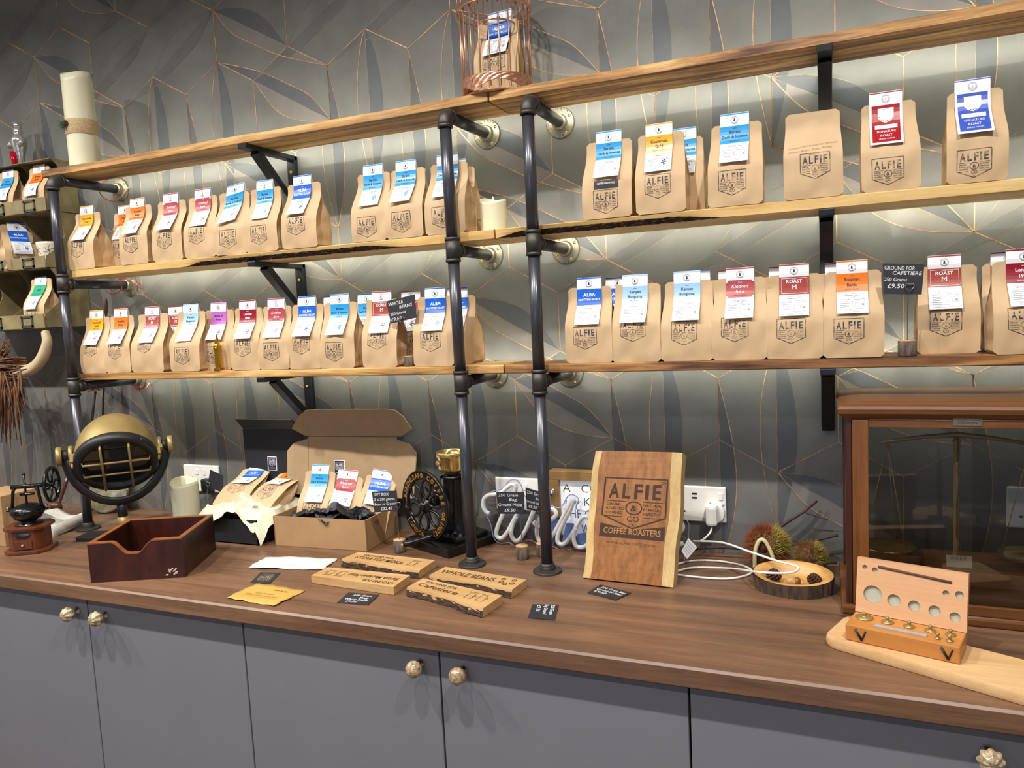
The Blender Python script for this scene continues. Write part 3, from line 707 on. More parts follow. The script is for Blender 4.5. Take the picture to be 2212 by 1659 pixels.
    if sticker:
        P = Print(); P.grid(-.027, 0, .027, .0175, 0, 0, 6, 2); P.text(sticker, 0, .009, .0042, 1, 1, wfix=.040)
        z0 = sz + .052; mb = MB(); P.put(mb, lambda x, y, l: (sx(z0 + y) + x, gy(x, z0 + y) - .0007 - .0003 * l, z0 + y)); mb.build('grind_sticker', [mt['slate'], mt['card']], t)
    if hand:
        P = Print()
        for i, s in enumerate(hand): P.text(s, (0, -.004, .002)[i], -i * .0085, .0042, 0, 0, shear=.3, off=-.012, wfix=(.088, .080, .018)[i], rot=.06)
        mb = MB(); P.put(mb, lambda x, y, l: (x, gy(x, .099 + y) - .0005, .099 + y)); mb.build('handwriting', mt['pencil'], t)
    if kind:
        mb = MB(); P = tagprint(kind, icon); ztop = h + over; ca, sa = math.cos(trot), math.sin(trot); lift = r.uniform(.001, .007); curl = r.uniform(-.15, .15)
        def tf(x, y, l):
            s = -y; px = tdx + sx(h) + x * ca + y * sa; pz = ztop + y * ca - x * sa * -1
            zc = min(pz, h - .001)
            yy = ty(max(.002, zc)) if pz < h else ty(h - .001) - .0012
            yy -= .0016 * sstep(0, .02, s) + lift * (s / TL) ** 3 * (1 + curl * x / .03)
            if pz > h: yy += (pz - h) * .06
            return (px, yy - .00025 * l - .0004, pz)
        P.put(mb, tf, smooth=False)
        # rear flap of the folded card
        mb.grid(lambda u, v: (tdx + sx(h) + (u - .5) * TW * ca, tf((u - .5) * TW, -.0001, 0)[1] + .0012 + .0035 * sstep(0, .5, v), ztop - v * .034 + (u - .5) * TW * sa), 2, 6, 0, True, flip=True)
        if kind.startswith('crest'):
            col = '#9e1420' if kind == 'crest_red' else '#3a57b8'; ms = [mt['card'], colmat('tag_' + kind, col), mt['ink'], mt['ink_soft'], colmat('crest_rose', '#b0302e'), colmat('crest_amber', '#b8763a'), colmat('crest_navy', '#3a3560')]
        else: ms = [mt['card'], colmat('tag_' + kind, TAGS[kind][0]), mt['ink'], mt['ink_soft'], mt['ink'], mt['ink'], mt['ink'], colmat('beanprint_' + kind, TAGS[kind][0] if kind in ('cyan', 'blue', 'paleblue') else '#4b4a63')]
        mb.build('tag', ms, t)
    return t
mt['pencil'] = M('pencil', '#7d6547', .7)
FR, BK = -.2035, -.1365
def bag(u, v, shelf, row, kind, label, **k):
    yf = FR if row == 'f' else (BK if row == 'b' else row)
    D = k.get('D', .064); z = SZ[shelf][1]
    p = HY(u, v, yf); bag.n += 1
    return make_bag(label, (p.x + k.pop('ox', 0), yf + D / 2 * .95, z + .0003), kind=kind, seed=bag.n, group='kraft coffee bags', **k)
bag.n = 0
L = lambda *a, **k: bag(*a, **k)
# middle shelf, run beside the pigeonhole rack
L(178, 579, 'mid', 'f', 'yellow', 'kraft coffee bag with yellow tag at the rack end of the middle shelf', w=.108, sz=.035, sdx=-.010)
L(264, 571, 'mid', 'b', 'orange', 'orange-tagged kraft bag half hidden behind another on the middle shelf', sz=.03, w=.104)
L(292, 568, 'mid', 'f', 'orange', 'orange-tagged kraft bag in front on the middle shelf', w=.106, sz=.032)
L(364, 561, 'mid', 'f', 'red', 'kraft bag with rose-red tag beside the orange-tagged bags, middle shelf', w=.108, sz=.033)
L(434, 555, 'mid', 'f', 'red', 'second rose-red tagged bag on the middle shelf, before the cyan ones', w=.106, sz=.036, tdx=.003)
L(498, 548, 'mid', 'f', 'cyan', 'kraft bag with a tilted cyan tag on the middle shelf', w=.100, sz=.017, trot=.16, tdx=.008, yaw=.10)
L(568, 543, 'mid', 'f', 'cyan', 'cyan-tagged bag next to the deep blue one under the bracket', w=.108, sz=.019, yaw=-.04)
L(649, 536, 'mid', 'f', 'blue', 'deep blue tagged bag under the bracket at the end of its row', w=.108, sz=.033, tdx=-.003)
L(799, 520, 'mid', 'f', 'cyan', 'first of three cyan-tagged bags standing by the pipe post', w=.098, sz=.010)
L(875, 513, 'mid', 'f', 'cyan', 'middle of three cyan-tagged bags standing by the pipe post', w=.100, sz=.013, tdx=-.004)
L(963, 504, 'mid', 'f', 'cyan', 'cyan-tagged bag right behind the pipe post, middle shelf', w=.102, sz=.014, tdx=-.002)
L(980, 500, 'mid', 'b', 'cyan', 'cyan-tagged bag at the back between the pipe post and short candle', w=.104)
# middle shelf, right run
L(1312, 468, 'mid', 'f', 'cyan', 'cyan-tagged bag with a black grind sticker on the middle shelf', w=.105, sz=.010, icon='cup', sticker='CAFETIERE-FRENCH PRESS', sdx=-.002)
L(1428, 456, 'mid', 'f', 'yellow', 'yellow-tagged bag on the middle shelf right of the posts', w=.101, sz=.030, tdx=-.003, sdx=-.004)
L(1470, 450, 'mid', 'b', 'cyan', 'cyan-tagged bag hidden behind the yellow-tagged one', w=.100, tdx=.006)
L(1588, 440, 'mid', 'f', 'cyan', 'cyan-tagged bag standing alone near the right bracket', w=.103, sz=.021, tdx=-.003, icon='cup')
L(1757, 425, 'mid', 'f', None, 'plain kraft bag without a tag, handwritten on the front', w=.103, sz=.036, sdx=.004, hand=['Limited Ed Honduras Natural', 'Medium Roast - Fruity, Flavour', 'Beans'], icon='cup')
L(1925, 403, 'mid', 'f', 'crest_red', 'kraft bag with large crimson crest tag', w=.096, sz=.011, tdx=-.004)
L(2110, 387, 'mid', 'f', 'crest_blue', 'kraft bag with large royal blue crest tag', w=.092, sz=.009, tdx=-.004)
# bottom shelf, left run
L(206, 811, 'low', 'f', 'yellow', 'yellow-tagged bag at the start of the bottom shelf', w=.106, sz=.050)
L(258, 808, 'low', 'f', 'orange', 'orange-tagged bag second on the bottom shelf', w=.100, sz=.041)
L(321, 806, 'low', 'f', 'brick', 'brick-red tagged bag third on the bottom shelf', w=.122, sz=.055)
L(380, 802, 'low', 'b', 'brick', 'brick-red tagged bag in the back row beside the pale blue tag', w=.104, tdx=-.006)
L(402, 803, 'low', 'f', 'paleblue', 'pale blue tagged bag on the bottom shelf near the gold tower', w=.108, sz=.020)
L(468, 799, 'low', -.172, 'purple', 'purple-tagged bag behind the gold tower ornament', w=.108, sz=.017)
L(533, 798, 'low', 'f', 'maroon', 'maroon-tagged bag on the bottom shelf left of the posts', w=.098, sz=.037)
L(594, 798, 'low', 'f', 'red', 'rose-red tagged bag on the bottom shelf left of the posts', w=.098, sz=.023)
L(655, 797, 'low', 'b', 'red', 'rose-red tagged bag in the back row behind the deep blue tag', w=.102)
L(660, 798, 'low', 'f', 'blue', 'deep blue tagged bag on the bottom shelf beneath the bracket', w=.102, sz=.039)
L(716, 796, 'low', 'b', 'blue', 'deep blue tagged bag in the back row beneath the bracket', w=.100, tdx=-.004)
L(730, 797, 'low', 'f', 'cyan', 'cyan-tagged bag on the bottom shelf beneath the bracket', w=.104, sz=.018)
L(792, 794, 'low', 'b', 'cyan', 'cyan-tagged bag in the back row of the bottom shelf', w=.100, tdx=-.004)
L(822, 794, 'low', 'f', 'brick', 'brick-red tagged bag beside the whole-beans chalk sign', w=.098, sz=.045)
L(888, 790, 'low', 'b', 'brick', 'brick-red tagged bag behind the whole-beans chalk sign', w=.100, tdx=-.01)
L(938, 792, 'low', 'f', 'blue', 'deep blue tagged bag between the chalk sign and pipe post', w=.106, sz=.036)
L(985, 783, 'low', 'b', 'blue', 'bag in the back row behind the pipe post, bottom shelf', w=.100)
# bottom shelf, right run
L(1274, 785, 'low', 'f', 'blue', 'deep blue tagged bag first right of the posts, bottom shelf', w=.104, sz=.031, icon='cup', sdx=-.007)
L(1330, 778, 'low', 'b', 'blue', 'deep blue tagged bag in the back row right of the posts', w=.102)
L(1375, 783, 'low', 'f', 'paleblue', 'first of two pale blue tagged bags right of the posts', w=.104, sz=.045, icon='cup', tdx=-.005)
L(1484, 779, 'low', 'f', 'paleblue', 'second of two pale blue tagged bags right of the posts', w=.105, sz=.034, icon='cup', tdx=-.003)
L(1500, 775, 'low', 'b', 'paleblue', 'bag in the back row behind the second pale blue tag', w=.102, tdx=.006)
L(1597, 776, 'low', 'f', 'red', 'rose-red tagged bag on the bottom shelf right of the posts', w=.105, sz=.038, icon='cup', sdx=-.008)
L(1580, 772, 'low', 'b', 'red', 'bag in the back row behind the right rose-red tag', w=.102)
L(1715, 773, 'low', 'f', 'brick', 'brick-red tagged bag between the rose-red and orange ones', w=.105, sz=.031, icon='cup')
L(1695, 769, 'low', 'b', 'brick', 'bag in the back row behind the right brick-red tag', w=.102)
L(1843, 770, 'low', 'f', 'orange', 'orange-tagged bag beside the cafetiere chalk sign', w=.105, sz=.027, icon='cup', sdx=-.008, tdx=-.002)
L(1815, 765, 'low', 'b', 'red', 'bag in the back row behind the right orange tag', w=.102)
L(2048, 758, 'low', -.150, 'brick', 'brick-red tagged bag standing behind the cafetiere chalk sign', w=.102, sz=.034, icon='cup', tdx=-.006)
L(2218, 762, 'low', 'f', 'maroon', 'maroon-tagged bag at the right end of the bottom shelf', w=.104, sz=.034, icon='cup', yaw=.05)
L(2196, 757, 'low', 'b', 'maroon', 'bag in the back row behind the right maroon tag', w=.104, tdx=-.008)
# ------------------------------------------------------------------ metal pigeonhole rack
mt['rackmetal'] = M('worn_khaki_metal', '#93865f', .55, .1, c2='#6e6247', scale=16, bump=.1); mt['rust'] = M('rusty_edge', '#6a3a30', .7, c2='#8a7a50', scale=60)
mt['holder'] = M('label_holder_steel', '#5f6258', .4, .7, var=.2, scale=60)
def yl(z): return -.1677 + (z - .622) * .13
RR = [(.622, .668), (.8133, .8512), (.9936, 1.0376), (1.160, 1.163)]; RC = [-.185, -.335, -.485, -.635]
t = thing('pigeonhole_rack', 'worn khaki metal pigeonhole rack with label holders on the wall', 'rack', (-.41, 0, .622)); rack = t
def sprof(z0, z1, n=14):
    out = []
    for i in range(n + 1):
        q = i / n; z = lerp(z0, z1, q); d = .062 * math.sin(PI * min(1, q * 1.0)) ** 1.0 * (1 - .25 * q) + .012 * q
        out.append((yl(z) + d, z))
    return out
for i, x in enumerate(RC):
    for j in range(3):
        pr = [(-.004, RR[j + 1][0])] + [(-.004, RR[j][0])] + [(yl(RR[j][0]), RR[j][0])] + sprof(RR[j][1], RR[j + 1][0])
        mb = MB(); mb.prism(pr, -.001, .001, 0, Matrix(((0, 0, 1, x), (1, 0, 0, 0), (0, 1, 0, 0), (0, 0, 0, 1)))); W(mb, 'divider', mt['rackmetal'], t)
W(MB().box((-.41, -.003, .89), (.452, .002, .54)), 'back_panel', mt['rackmetal'], t)
for j in range(4):
    z = RR[j][0]; y0 = yl(z) if j < 3 else yl(z) + .004
    W(MB().box((-.41, y0 / 2 - .002, z + .001), (.452, -y0, .002)), 'shelf_floor', mt['rackmetal'], t)
for j in range(3):
    z0, z1 = RR[j]; lg = W(MB().box((-.41, yl(z0) - .001, (z0 + z1) / 2), (.452, .002, z1 - z0)), 'front_ledge', [mt['rackmetal']], t, bevel=.0006)
    for i in range(3):
        x = (RC[i] + RC[i + 1]) / 2; zc = (z0 + z1) / 2; hh = (z1 - z0) * .40; mb = MB()
        for (cx, cz, a, b) in ((0, hh - .003, .054, .006), (0, -hh + .003, .054, .008), (-.024, 0, .006, hh * 2), (.024, 0, .006, hh * 2)): mb.box((x + cx, yl(z0) - .0035, zc + cz), (a, .003, b))
        W(mb, 'label_holder', mt['holder'], lg)
W(MB().box((RC[0] + .002, yl(.622) - .001, .645), (.004, .003, .046)), 'rusty_corner', mt['rust'], t)
def rbag(col, row, kind, label, **k):
    x = (RC[col] + RC[col + 1]) / 2 + k.pop('ox', 0); z = RR[row][0] + .0025; h = k.pop('h', .150)
    make_bag(label, (x, yl(z) + .045 + k.pop('oy', 0), z), h=h, kind=kind, seed=70 + col * 5 + row, group='coffee bags in the pigeonhole rack', over=.006, w=.100, **k)
rbag(0, 2, 'orange', 'orange-tagged coffee bag in the top row of the metal rack', sz=.008, sticker='WHOLE BEANS')
rbag(1, 2, 'cyan', 'cyan-tagged coffee bag in the top row of the metal rack', sz=.008, sticker='WHOLE BEANS')
rbag(1, 1, 'blue', 'coffee bag turned sideways in the middle row of the rack', yaw=1.3, ox=.045)
rbag(0, 0, 'green', 'green-tagged coffee bag in the lowest row of the metal rack', sz=.008, h=.158, ox=.012)
# ceramic beaker with petal lines
x, y, z = -.222, yl(.83) + .040, .8155
t = thing('ceramic_beaker', 'small cream ceramic beaker with brown petal line pattern', 'beaker', (x, y, z))
t.scale = (1.15, 1.15, 1.15)
prof = [(.020, 0), (.0215, .004), (.029, .066), (.0295, .072), (.027, .072), (.0255, .062), (.019, .006)]
MB().lathe(prof, 28).build('beaker_body', M('cream_glaze', '#d9d0bd', .35), t)
mb = MB()
for cc in range(5):
    for r_ in range(2):
        ca, cz = cc * 2 * PI / 5 - 1.2 + r_ * .6, .020 + r_ * .028
        for k in range(6):
            a = k * PI / 3 + .3; pts = []
            for q in range(5):
                e = q / 4 * .0145; bow = .0022 * math.sin(PI * q / 4)
                az = cz + e * math.sin(a) + bow * math.cos(a); rr = .0205 + .0082 * az / .066 + .0006; an = ca + (e * math.cos(a) - bow * math.sin(a)) / rr
                pts.append((rr * math.cos(an), rr * math.sin(an), az))
            mb.tube(pts, .0005, 4)
mb.build('petal_lines', M('brown_glaze_line', '#4b3a30', .5), t)['kind'] = 'stuff'
# silver king ornament on the rack
p = HY(46, 349, -.055); z = 1.163
t = thing('silver_ornament', 'shiny silver crowned figure ornament with a red leg on the rack', 'ornament', (p.x, -.055, z)); t.scale = (1.3, 1.3, 1.06); ch = M('mercury_glass', '#d2d1cd', .16, .75, bump=.35, scale=120)
MB().lathe([(.006, 0), (.009, .004), (.0095, .03), (.013, .045), (.016, .060), (.0185, .078), (.016, .090), (.010, .095), (.0115, .104), (.011, .112), (.007, .118)], 20).build('body', ch, t)
MB().lathe([(.008, .116), (.0085, .120), (.012, .134), (.0105, .134), (.007, .122)], 12).build('crown', ch, t)
for s in (-1, 1): MB().tube([(s * .016, -.004, .086), (s * .022, -.008, .070), (s * .017, -.014, .058)], [.006, .007, .006], 8).build('arm', ch, t)
MB().tube([(-.010, -.012, .044), (-.008, -.012, .012), (-.006, -.010, .0)], [.0085, .007, .005], 10).build('red_leg', M('red_glass', '#c0152a', .1, .4), t)
# ------------------------------------------------------------------ candles
def candle(label, x, y, z, r, h, dip, band=False):
    t = thing('pillar_candle', label, 'candle', (x, y, z)); mb = MB(); n = 40
    def rim(a): return h + dip * (.5 * math.cos(a - 2.2) + .25 * math.cos(2 * a + .6))
    def f(u, v):
        a = 2 * PI * u
        if v < .5: return (r * math.cos(a), r * math.sin(a), lerp(0, rim(a), v / .5))
        q = (v - .5) / .5; rr = lerp(r, r * .0 + .0001, q) if q > .15 else lerp(r, r * .93, q / .15)
        zz = rim(a) - .0 if q <= .02 else lerp(rim(a), h - dip - .006, sstep(.02, .3, q)); return (rr * math.cos(a), rr * math.sin(a), zz)
    mb.grid(f, n, 28, 0, True, wrapu=True); mb.add([(r * math.cos(2 * PI * k / n), r * math.sin(2 * PI * k / n), 0) for k in range(n)], [tuple(reversed(range(n)))])
    mb.build('wax_body', mt['wax'], t)
    MB().tube([(0, 0, h - dip - .008), (.001, 0, h - dip + .010), (0, 0, h - dip + .022)], [.0035, .004, .0008], 8).build('flame_wick', M('led_flame', '#e9e6da', .4), t)
    if band:
        b = MB(); b.lathe([(r + .0012, .098), (r + .0022, .100), (r + .0016, .120), (r + .0022, .140), (r + .0012, .142)], 40, cap=False); b.build('burlap_band', mt['burlap'], t)
        a0 = -1.80; c = Vector(((r + .006) * math.cos(a0), (r + .006) * math.sin(a0), .128))
        mb = MB()
        for k in range(60):
            a = rnd.uniform(0, 2 * PI); d = Vector((rnd.uniform(-1, .2), rnd.uniform(-.8, .1), rnd.uniform(-1.0, .5))).normalized() * rnd.uniform(.010, .022)
            o = c + Vector((rnd.uniform(-.004, .004), 0, rnd.uniform(-.010, .006))); mb.tube([o, o + d], [.0007, .0003], 4)
        s = mb.build('fir_sprig', M('fir_green', '#2f5a41', .6), t); s['kind'] = 'stuff'
        mb = MB()
        for k in range(26):
            q = k / 26; a = k * 2.4; rr = .008 * math.sin(PI * (.15 + .8 * q)); mb.sphere(tuple(c + Vector((rr * math.cos(a) + .004, rr * math.sin(a) * .7, -.006 + .014 * q))), (.003, .003, .0018), 6, 4)
        mb.build('pine_cone', M('cone_brown', '#5a3f2c', .7), t)['kind'] = 'stuff'
    return t
p = HY(184, 352, -.138)
candle('tall ivory pillar candle with a burlap band on the top shelf', p.x, -.138, 1.094, .0425, .282, .020, True)
p = HY(1068, 494, -.150)
candle('short ivory candle by the pipe posts on the middle shelf', p.x, -.150, .7895, .031, .074, .013)
candle('small ivory candle on the worktop in front of the wall socket', .262, -.092, 0, .0405, .130, .014)
# ------------------------------------------------------------------ birdcage
bx, by, bz, br = 1.400, -.1435, 1.0943, .0800
t = thing('birdcage', 'copper wire birdcage on the top shelf with a bag inside', 'birdcage', (bx, by, bz))
NB = 22; ZR = .190
mb = MB(); n = 72
def band(u, v):
    a = 2 * PI * u; lowz = .004 + .018 * abs(math.sin(2 * a + .6)) ** 1.3; z = lerp(lowz, .036, v)
    rel = .0016 * math.sin(24 * a + 3 * math.sin(30 * v)) * math.sin(PI * v); return ((br + .0015 + rel) * math.cos(a), (br + .0015 + rel) * math.sin(a), z)
mb.grid(band, n * 2, 8, 0, True, wrapu=True); mb.build('embossed_base_band', mt['copper'], t)
MB().tube([(br * math.cos(2 * PI * k / 48), br * math.sin(2 * PI * k / 48), .035) for k in range(48)], .0022, 6, closed=True).build('base_ring', mt['copper'], t)
MB().tube([(br * math.cos(2 * PI * k / 48), br * math.sin(2 * PI * k / 48), .006 + .016 * abs(math.sin(2 * (2 * PI * k / 48) + .6)) ** 1.3) for k in range(48)], .0015, 6, closed=True).build('base_ring', mt['copper'], t)
for k in range(NB):
    a = 2 * PI * (k + .3) / NB; MB().tube([(br * math.cos(a), br * math.sin(a), .006), (br * math.cos(a), br * math.sin(a), ZR)], .0016, 6).build('bar', mt['copper'], t)
for rr, zz, tr in ((br * 1.06, ZR, .0025), (br * .66, ZR + .012, .0020), (br * .60, ZR - .03, .0018)):
    MB().tube([(rr * math.cos(2 * PI * k / 40), rr * math.sin(2 * PI * k / 40), zz) for k in range(40)], tr, 6, closed=True).build('hoop', mt['copper'], t)
for k in range(NB):
    a = 2 * PI * k / NB; R0 = br * 1.03
    pts = [(R0 * math.cos(q) * math.cos(a) * (1 + .1 * math.sin(2 * q)), R0 * math.cos(q) * math.sin(a) * (1 + .1 * math.sin(2 * q)), ZR + .115 * math.sin(q)) for q in [PI / 2 * i / 8 for i in range(8)]] + [(0, 0, ZR + .118)]
    MB().tube(pts, .0015, 5).build('dome_wire', mt['copper'], t)
MB().tube([(.012 * math.cos(q), 0, ZR + .132 + .012 * math.sin(q)) for q in [2 * PI * i / 14 for i in range(14)]], .002, 6, closed=True).build('hanging_ring', mt['copper'], t)
MB().lathe([(br - .004, .0), (br - .004, .003)], 40).build('floor_plate', mt['copper'], t)
make_bag('deep blue tagged coffee bag inside the copper birdcage', (bx + .006, by + .004, bz + .0035), w=.104, kind='blue', seed=91, D=.056, sz=.045, sticker='CAFETIERE', yaw=.12, trot=.10, tdx=.006, icon='cup')
# ------------------------------------------------------------------ chalk signs on stalks
mt['logend'] = M('cut_log_end', '#c59a66', .7, var=.12, scale=60); mt['logbark'] = M('grey_bark', '#6b5d50', .9, c2='#3a322b', scale=120, bump=.8, stretch=(1, 1, .25))
mt['wire'] = M('steel_wire', '#8e929c', .3, .9)
def chalk_sign(label, base, card, lines, ch=.030, cr=.0195, heart=None, back=False, group='chalk price signs on log stalks'):
    "base: centre of the log on its surface; card: quad corners bl br tr tl"
    t = thing('chalk_sign', label, 'price sign', base, group=group)
    mb = MB(); mb.lathe([(cr * .97, 0), (cr, .002), (cr, ch - .001)], 22, 1); mb.lathe([(0, ch), (cr * .99, ch), (cr, ch - .001)], 22, 0); mb.build('log_block', [mt['logend'], mt['logbark']], t)
    q = quad(*card); c = q(.5, .0); hp = Vector(heart) if heart else q(.62, .15); o = Vector(base); n = q.n
    hp = hp + n * .004; top = Vector((o.x, o.y, o.z + ch)); mid = Vector((lerp(top.x, hp.x, .2), lerp(top.y, hp.y, .3), lerp(top.z, hp.z, .75)))
    mb = MB(); pts = [top, top.lerp(mid, .5), mid, hp - Vector((0, 0, .013))]
    xd = (q(1, 0) - q(0, 0)).normalized(); zd = n.cross(xd)
    for a, b in ((-.0055, -.006), (-.008, 0), (-.004, .0035), (0, .001), (.004, .0035), (.008, 0), (.0055, -.006), (.0005, -.012)): pts.append(hp + xd * a + zd * b)
    W(mb.tube(pts, .0009, 6), 'heart_clip_wire', mt['wire'], t)
    W(slab(q, .0012), 'slate_card', mt['slate'], t)
    if lines:
        P = Print(); sx, sy = q.w, q.h
        for (s, x, y, h, wd) in lines: P.text(s, x * sx, y * sy, h * sy, 0, 0, align='l', shear=.12, off=.004, wfix=wd * sx if wd else None)
        W(printq(P, q, sx, sy), 'chalk_lettering', mt['chalk'], t)
    return t
ys = -.2085
chalk_sign('black chalk sign for whole beans on the bottom shelf', (HY(885, 790, -.187).x, -.187, .478), [HY(844.5, 699, ys), HY(900, 686, ys), HY(895.5, 636, ys), HY(834, 651, ys)],
           [('WHOLE', .06, .76, .15, .52), ('BEANS', .42, .54, .15, .46), ('250 Grams', .05, .32, .13, .58), ('\u00a39.50', .04, .08, .15, .40)], heart=HY(869, 688, ys), cr=.014, ch=.026)
chalk_sign('black chalk sign for cafetiere grind on the bottom shelf', (2.241, -.186, .478), [HY(1909, 635, ys), HY(1991, 636, ys), HY(1997, 571, ys), HY(1907, 569, ys)],
           [('GROUND FOR', .04, .80, .13, .74), ('CAFETIERE', .24, .64, .13, .72), ('250 Grams', .02, .42, .13, .58), ('\u00a39.50', .10, .20, .15, .44)], heart=HY(1965, 616, ys), cr=.0165, ch=.030)
# gold clock-tower ornament
x, y, z = .540, -.1925, .478
t = thing('gold_tower', 'small shiny gold clock tower ornament on the bottom shelf', 'ornament', (x, y, z)); mb = MB(); g = M('bright_gold', '#d9b04a', .2, 1., bump=.1, scale=90)
MB().box((0, 0, .004), (.022, .020, .008)).build('plinth', g, t, bevel=.0008)
mb = MB(); mb.box((0, 0, .032), (.014, .013, .048))
for k in range(5): mb.box((0, 0, .014 + k * .0095), (.0165, .0155, .003))
mb.build('shaft', g, t)
mb = MB(); mb.box((0, 0, .062), (.0165, .0155, .014)); mb.lathe([(.0055, 0), (.0055, .001)], 14, 0, frame((0, -.0078, .062), (1, 0, 0), (0, -1, 0))); mb.build('clock_stage', g, t)
mb = MB(); mb.lathe([(.0105, 0), (.007, .006), (.007, .012), (.0035, .020), (.0008, .032)], 4, 0, T((0, 0, .069), rz=PI / 4), smooth=False); mb.build('spire', g, t)
# red LED wires at the pipe flanges
def wire(label, pts):
    o = thing('red_wire', label, 'wire', pts[0], group='loose red LED wires'); W(MB().tube([Vector(p) for p in spline([tuple(q) for q in pts], 8)], .0013, 6), 'cable', mt['redwire'], o)
    W(MB().tube([Vector(pts[-2]), Vector(pts[-1])], .0022, 8), 'solder_sleeve', M('heat_shrink', '#b98a82', .5), o)
wire('loop of red wire round the top flange beside the rack', [HY(233, 388, -.02), HY(218, 398, -.06), HY(215, 415, -.07), HY(228, 430, -.05), HY(248, 434, -.03), HY(262, 424, -.02), HY(278, 404, -.006)])
wire('red wire hanging off the middle flange beside the rack', [HY(226, 622, -.05), HY(236, 634, -.05), HY(250, 634, -.04), HY(263, 622, -.045), HY(254, 604, -.03), HY(285, 606, -.03), HY(309, 621, -.006)])
wire('red wire under the bottom flange beside the rack', [HY(281, 825, -.03), HY(288, 838, -.03), HY(300, 844, -.03), HY(316, 838, -.02), HY(323, 828, -.01)])
# ------------------------------------------------------------------ twig animal head with a wooden horn
t = thing('twig_cow_head', 'shaggy twig animal head with a pale wooden horn at the picture edge', 'wall decoration', HY(10, 800, -.10))
tw = M('brown_twigs', '#7a4f30', .8, c2='#3c2416', scale=50); yh = -.17
mb = MB(); r_ = random.Random(3)
for k in range(60):     # sideways bundle at the horn root
    v = r_.uniform(772, 812); u1 = r_.uniform(38, 62); yy = yh + r_.uniform(-.035, .035); a = HY(-40 + r_.uniform(-15, 15), v + r_.uniform(-6, 6), yy); b = HY(u1, v + r_.uniform(-8, 8), yy)
    mb.tube([a, a.lerp(b, .5) + Vector((0, 0, r_.uniform(-.004, .004))), b], [.003, .0028, .0014], 5)
W(mb, 'twig_bundle', tw, t)['kind'] = 'stuff'
mb = MB()
for k in range(150):    # hanging fringe
    u0 = r_.uniform(-40, 45); v0 = r_.uniform(800, 840); yy = yh + r_.uniform(-.05, .04); a = HY(u0, v0, yy); L_ = r_.uniform(60, 130); sp = r_.uniform(-10, 26) * (1 if u0 > 10 else .4)
    b = HY(u0 + sp * .6, v0 + L_ * .5, yy - .01); c = HY(u0 + sp, v0 + L_ * (1.05 if u0 < 25 else .62), yy - .012); mb.tube([a, b, c], [.0026, .0024, .0009], 4)
W(mb, 'twig_fringe', tw, t)['kind'] = 'stuff'
mb = MB()
for k in range(34):     # tuft
    a = HY(r_.uniform(-25, 12), r_.uniform(775, 790), yh + r_.uniform(-.03, .03)); b = HY(r_.uniform(-10, 24), r_.uniform(728, 765), yh + r_.uniform(-.04, .03)); mb.tube([a, a.lerp(b, .5), b], [.0024, .0022, .0012], 4)
W(mb, 'twig_tuft', tw, t)['kind'] = 'stuff'
hp = spline([tuple(HY(u, v, y)) for u, v, y in ((40, 800, yh), (60, 800, yh - .012), (79, 789, yh - .016), (94, 768, yh - .016), (102, 740, yh - .014), (99, 722, yh - .012), (97, 714, yh - .011))], 6)
W(MB().tube(hp, [lerp(.0225, .0200, i / len(hp)) if i < len(hp) * .55 else lerp(.0200, .0125, (i - len(hp) * .55) / (len(hp) * .45)) for i in range(len(hp) - 3)] + [.0105, .0075, .003], 16, flat=.8), 'horn', M('pale_horn_wood', '#b9a583', .6, var=.12, scale=20), t)
W(MB().sphere(tuple(HY(-18, 800, yh)), (.06, .05, .06), 14, 10), 'head_core', tw, t)
W(MB().box(tuple(HY(-18, 800, yh / 2 - .005)), (.03, -yh - .01, .03)), 'wall_mount', tw, t)
# ------------------------------------------------------------------ wall sockets
def socket(label, x0, z1, usb=False, plug=None, pins=True):
    t = thing('wall_socket', label, 'socket', (x0 + .073, 0, z1 - .086), group='white wall sockets')
    pl = MB().box((0, -.005, .043), (.146, .009, .086)).build('faceplate', mt['white'], t, bevel=.003); dk = mt['black']
    for s in (-1, 1):
        cx = s * .037
        sw = MB().box((cx - s * .022 if not usb else cx + s * .024, -.0105, .064), (.011, .004, .016)).build('rocker_switch', mt['white'], t, bevel=.001)
        for a, b, w_, h_ in ((0, .044, .0042, .0080), (-.011, .024, .0075, .0042), (.011, .024, .0075, .0042)):
            MB().box((cx + a, -.0096, b), (w_, .0006, h_)).build('pin_slot', dk, pl)
    if usb:
        for zz in (.068, .058): MB().box((.0, -.0098, zz), (.012, .0008, .004)).build('usb_port', dk, pl)
    MB().lathe([(0, .0012), (.003, .0008), (.003, 0)], 10, 0, frame((.0665, -.0095, .043), (1, 0, 0), (0, -1, 0))).build('screw', mt['chrome'], pl)
    return t
socket('white double wall socket behind the small candle', .1752, .1619)
socket('white double wall socket behind the neon sign', 1.2802, .1640)
socket('white wall socket with USB ports beside the engraved board', 1.7302, .1626, usb=True)
socket('white wall socket seen through the balance case glass', 2.440, .190)
# black plug and blank price card at the first socket
o = thing('black_plug', 'black plug in the socket behind the blank card', 'plug', (.285, -.0096, .10)); MB().box((0, -.012, 0), (.036, .024, .044)).build('plug_body', mt['black'], o, bevel=.004)
yy = -.13
q_ = [HY(448, 1050, yy), HY(481, 1065, yy), HY(481.5, 1027, yy), HY(454, 1015, yy)]
chalk_sign('blank black card on a heart-clip stalk before the left socket', (HY(454, 1090, yy - .002).x, yy - .012, 0), q_, None, heart=HY(451, 1043, yy), cr=.015)
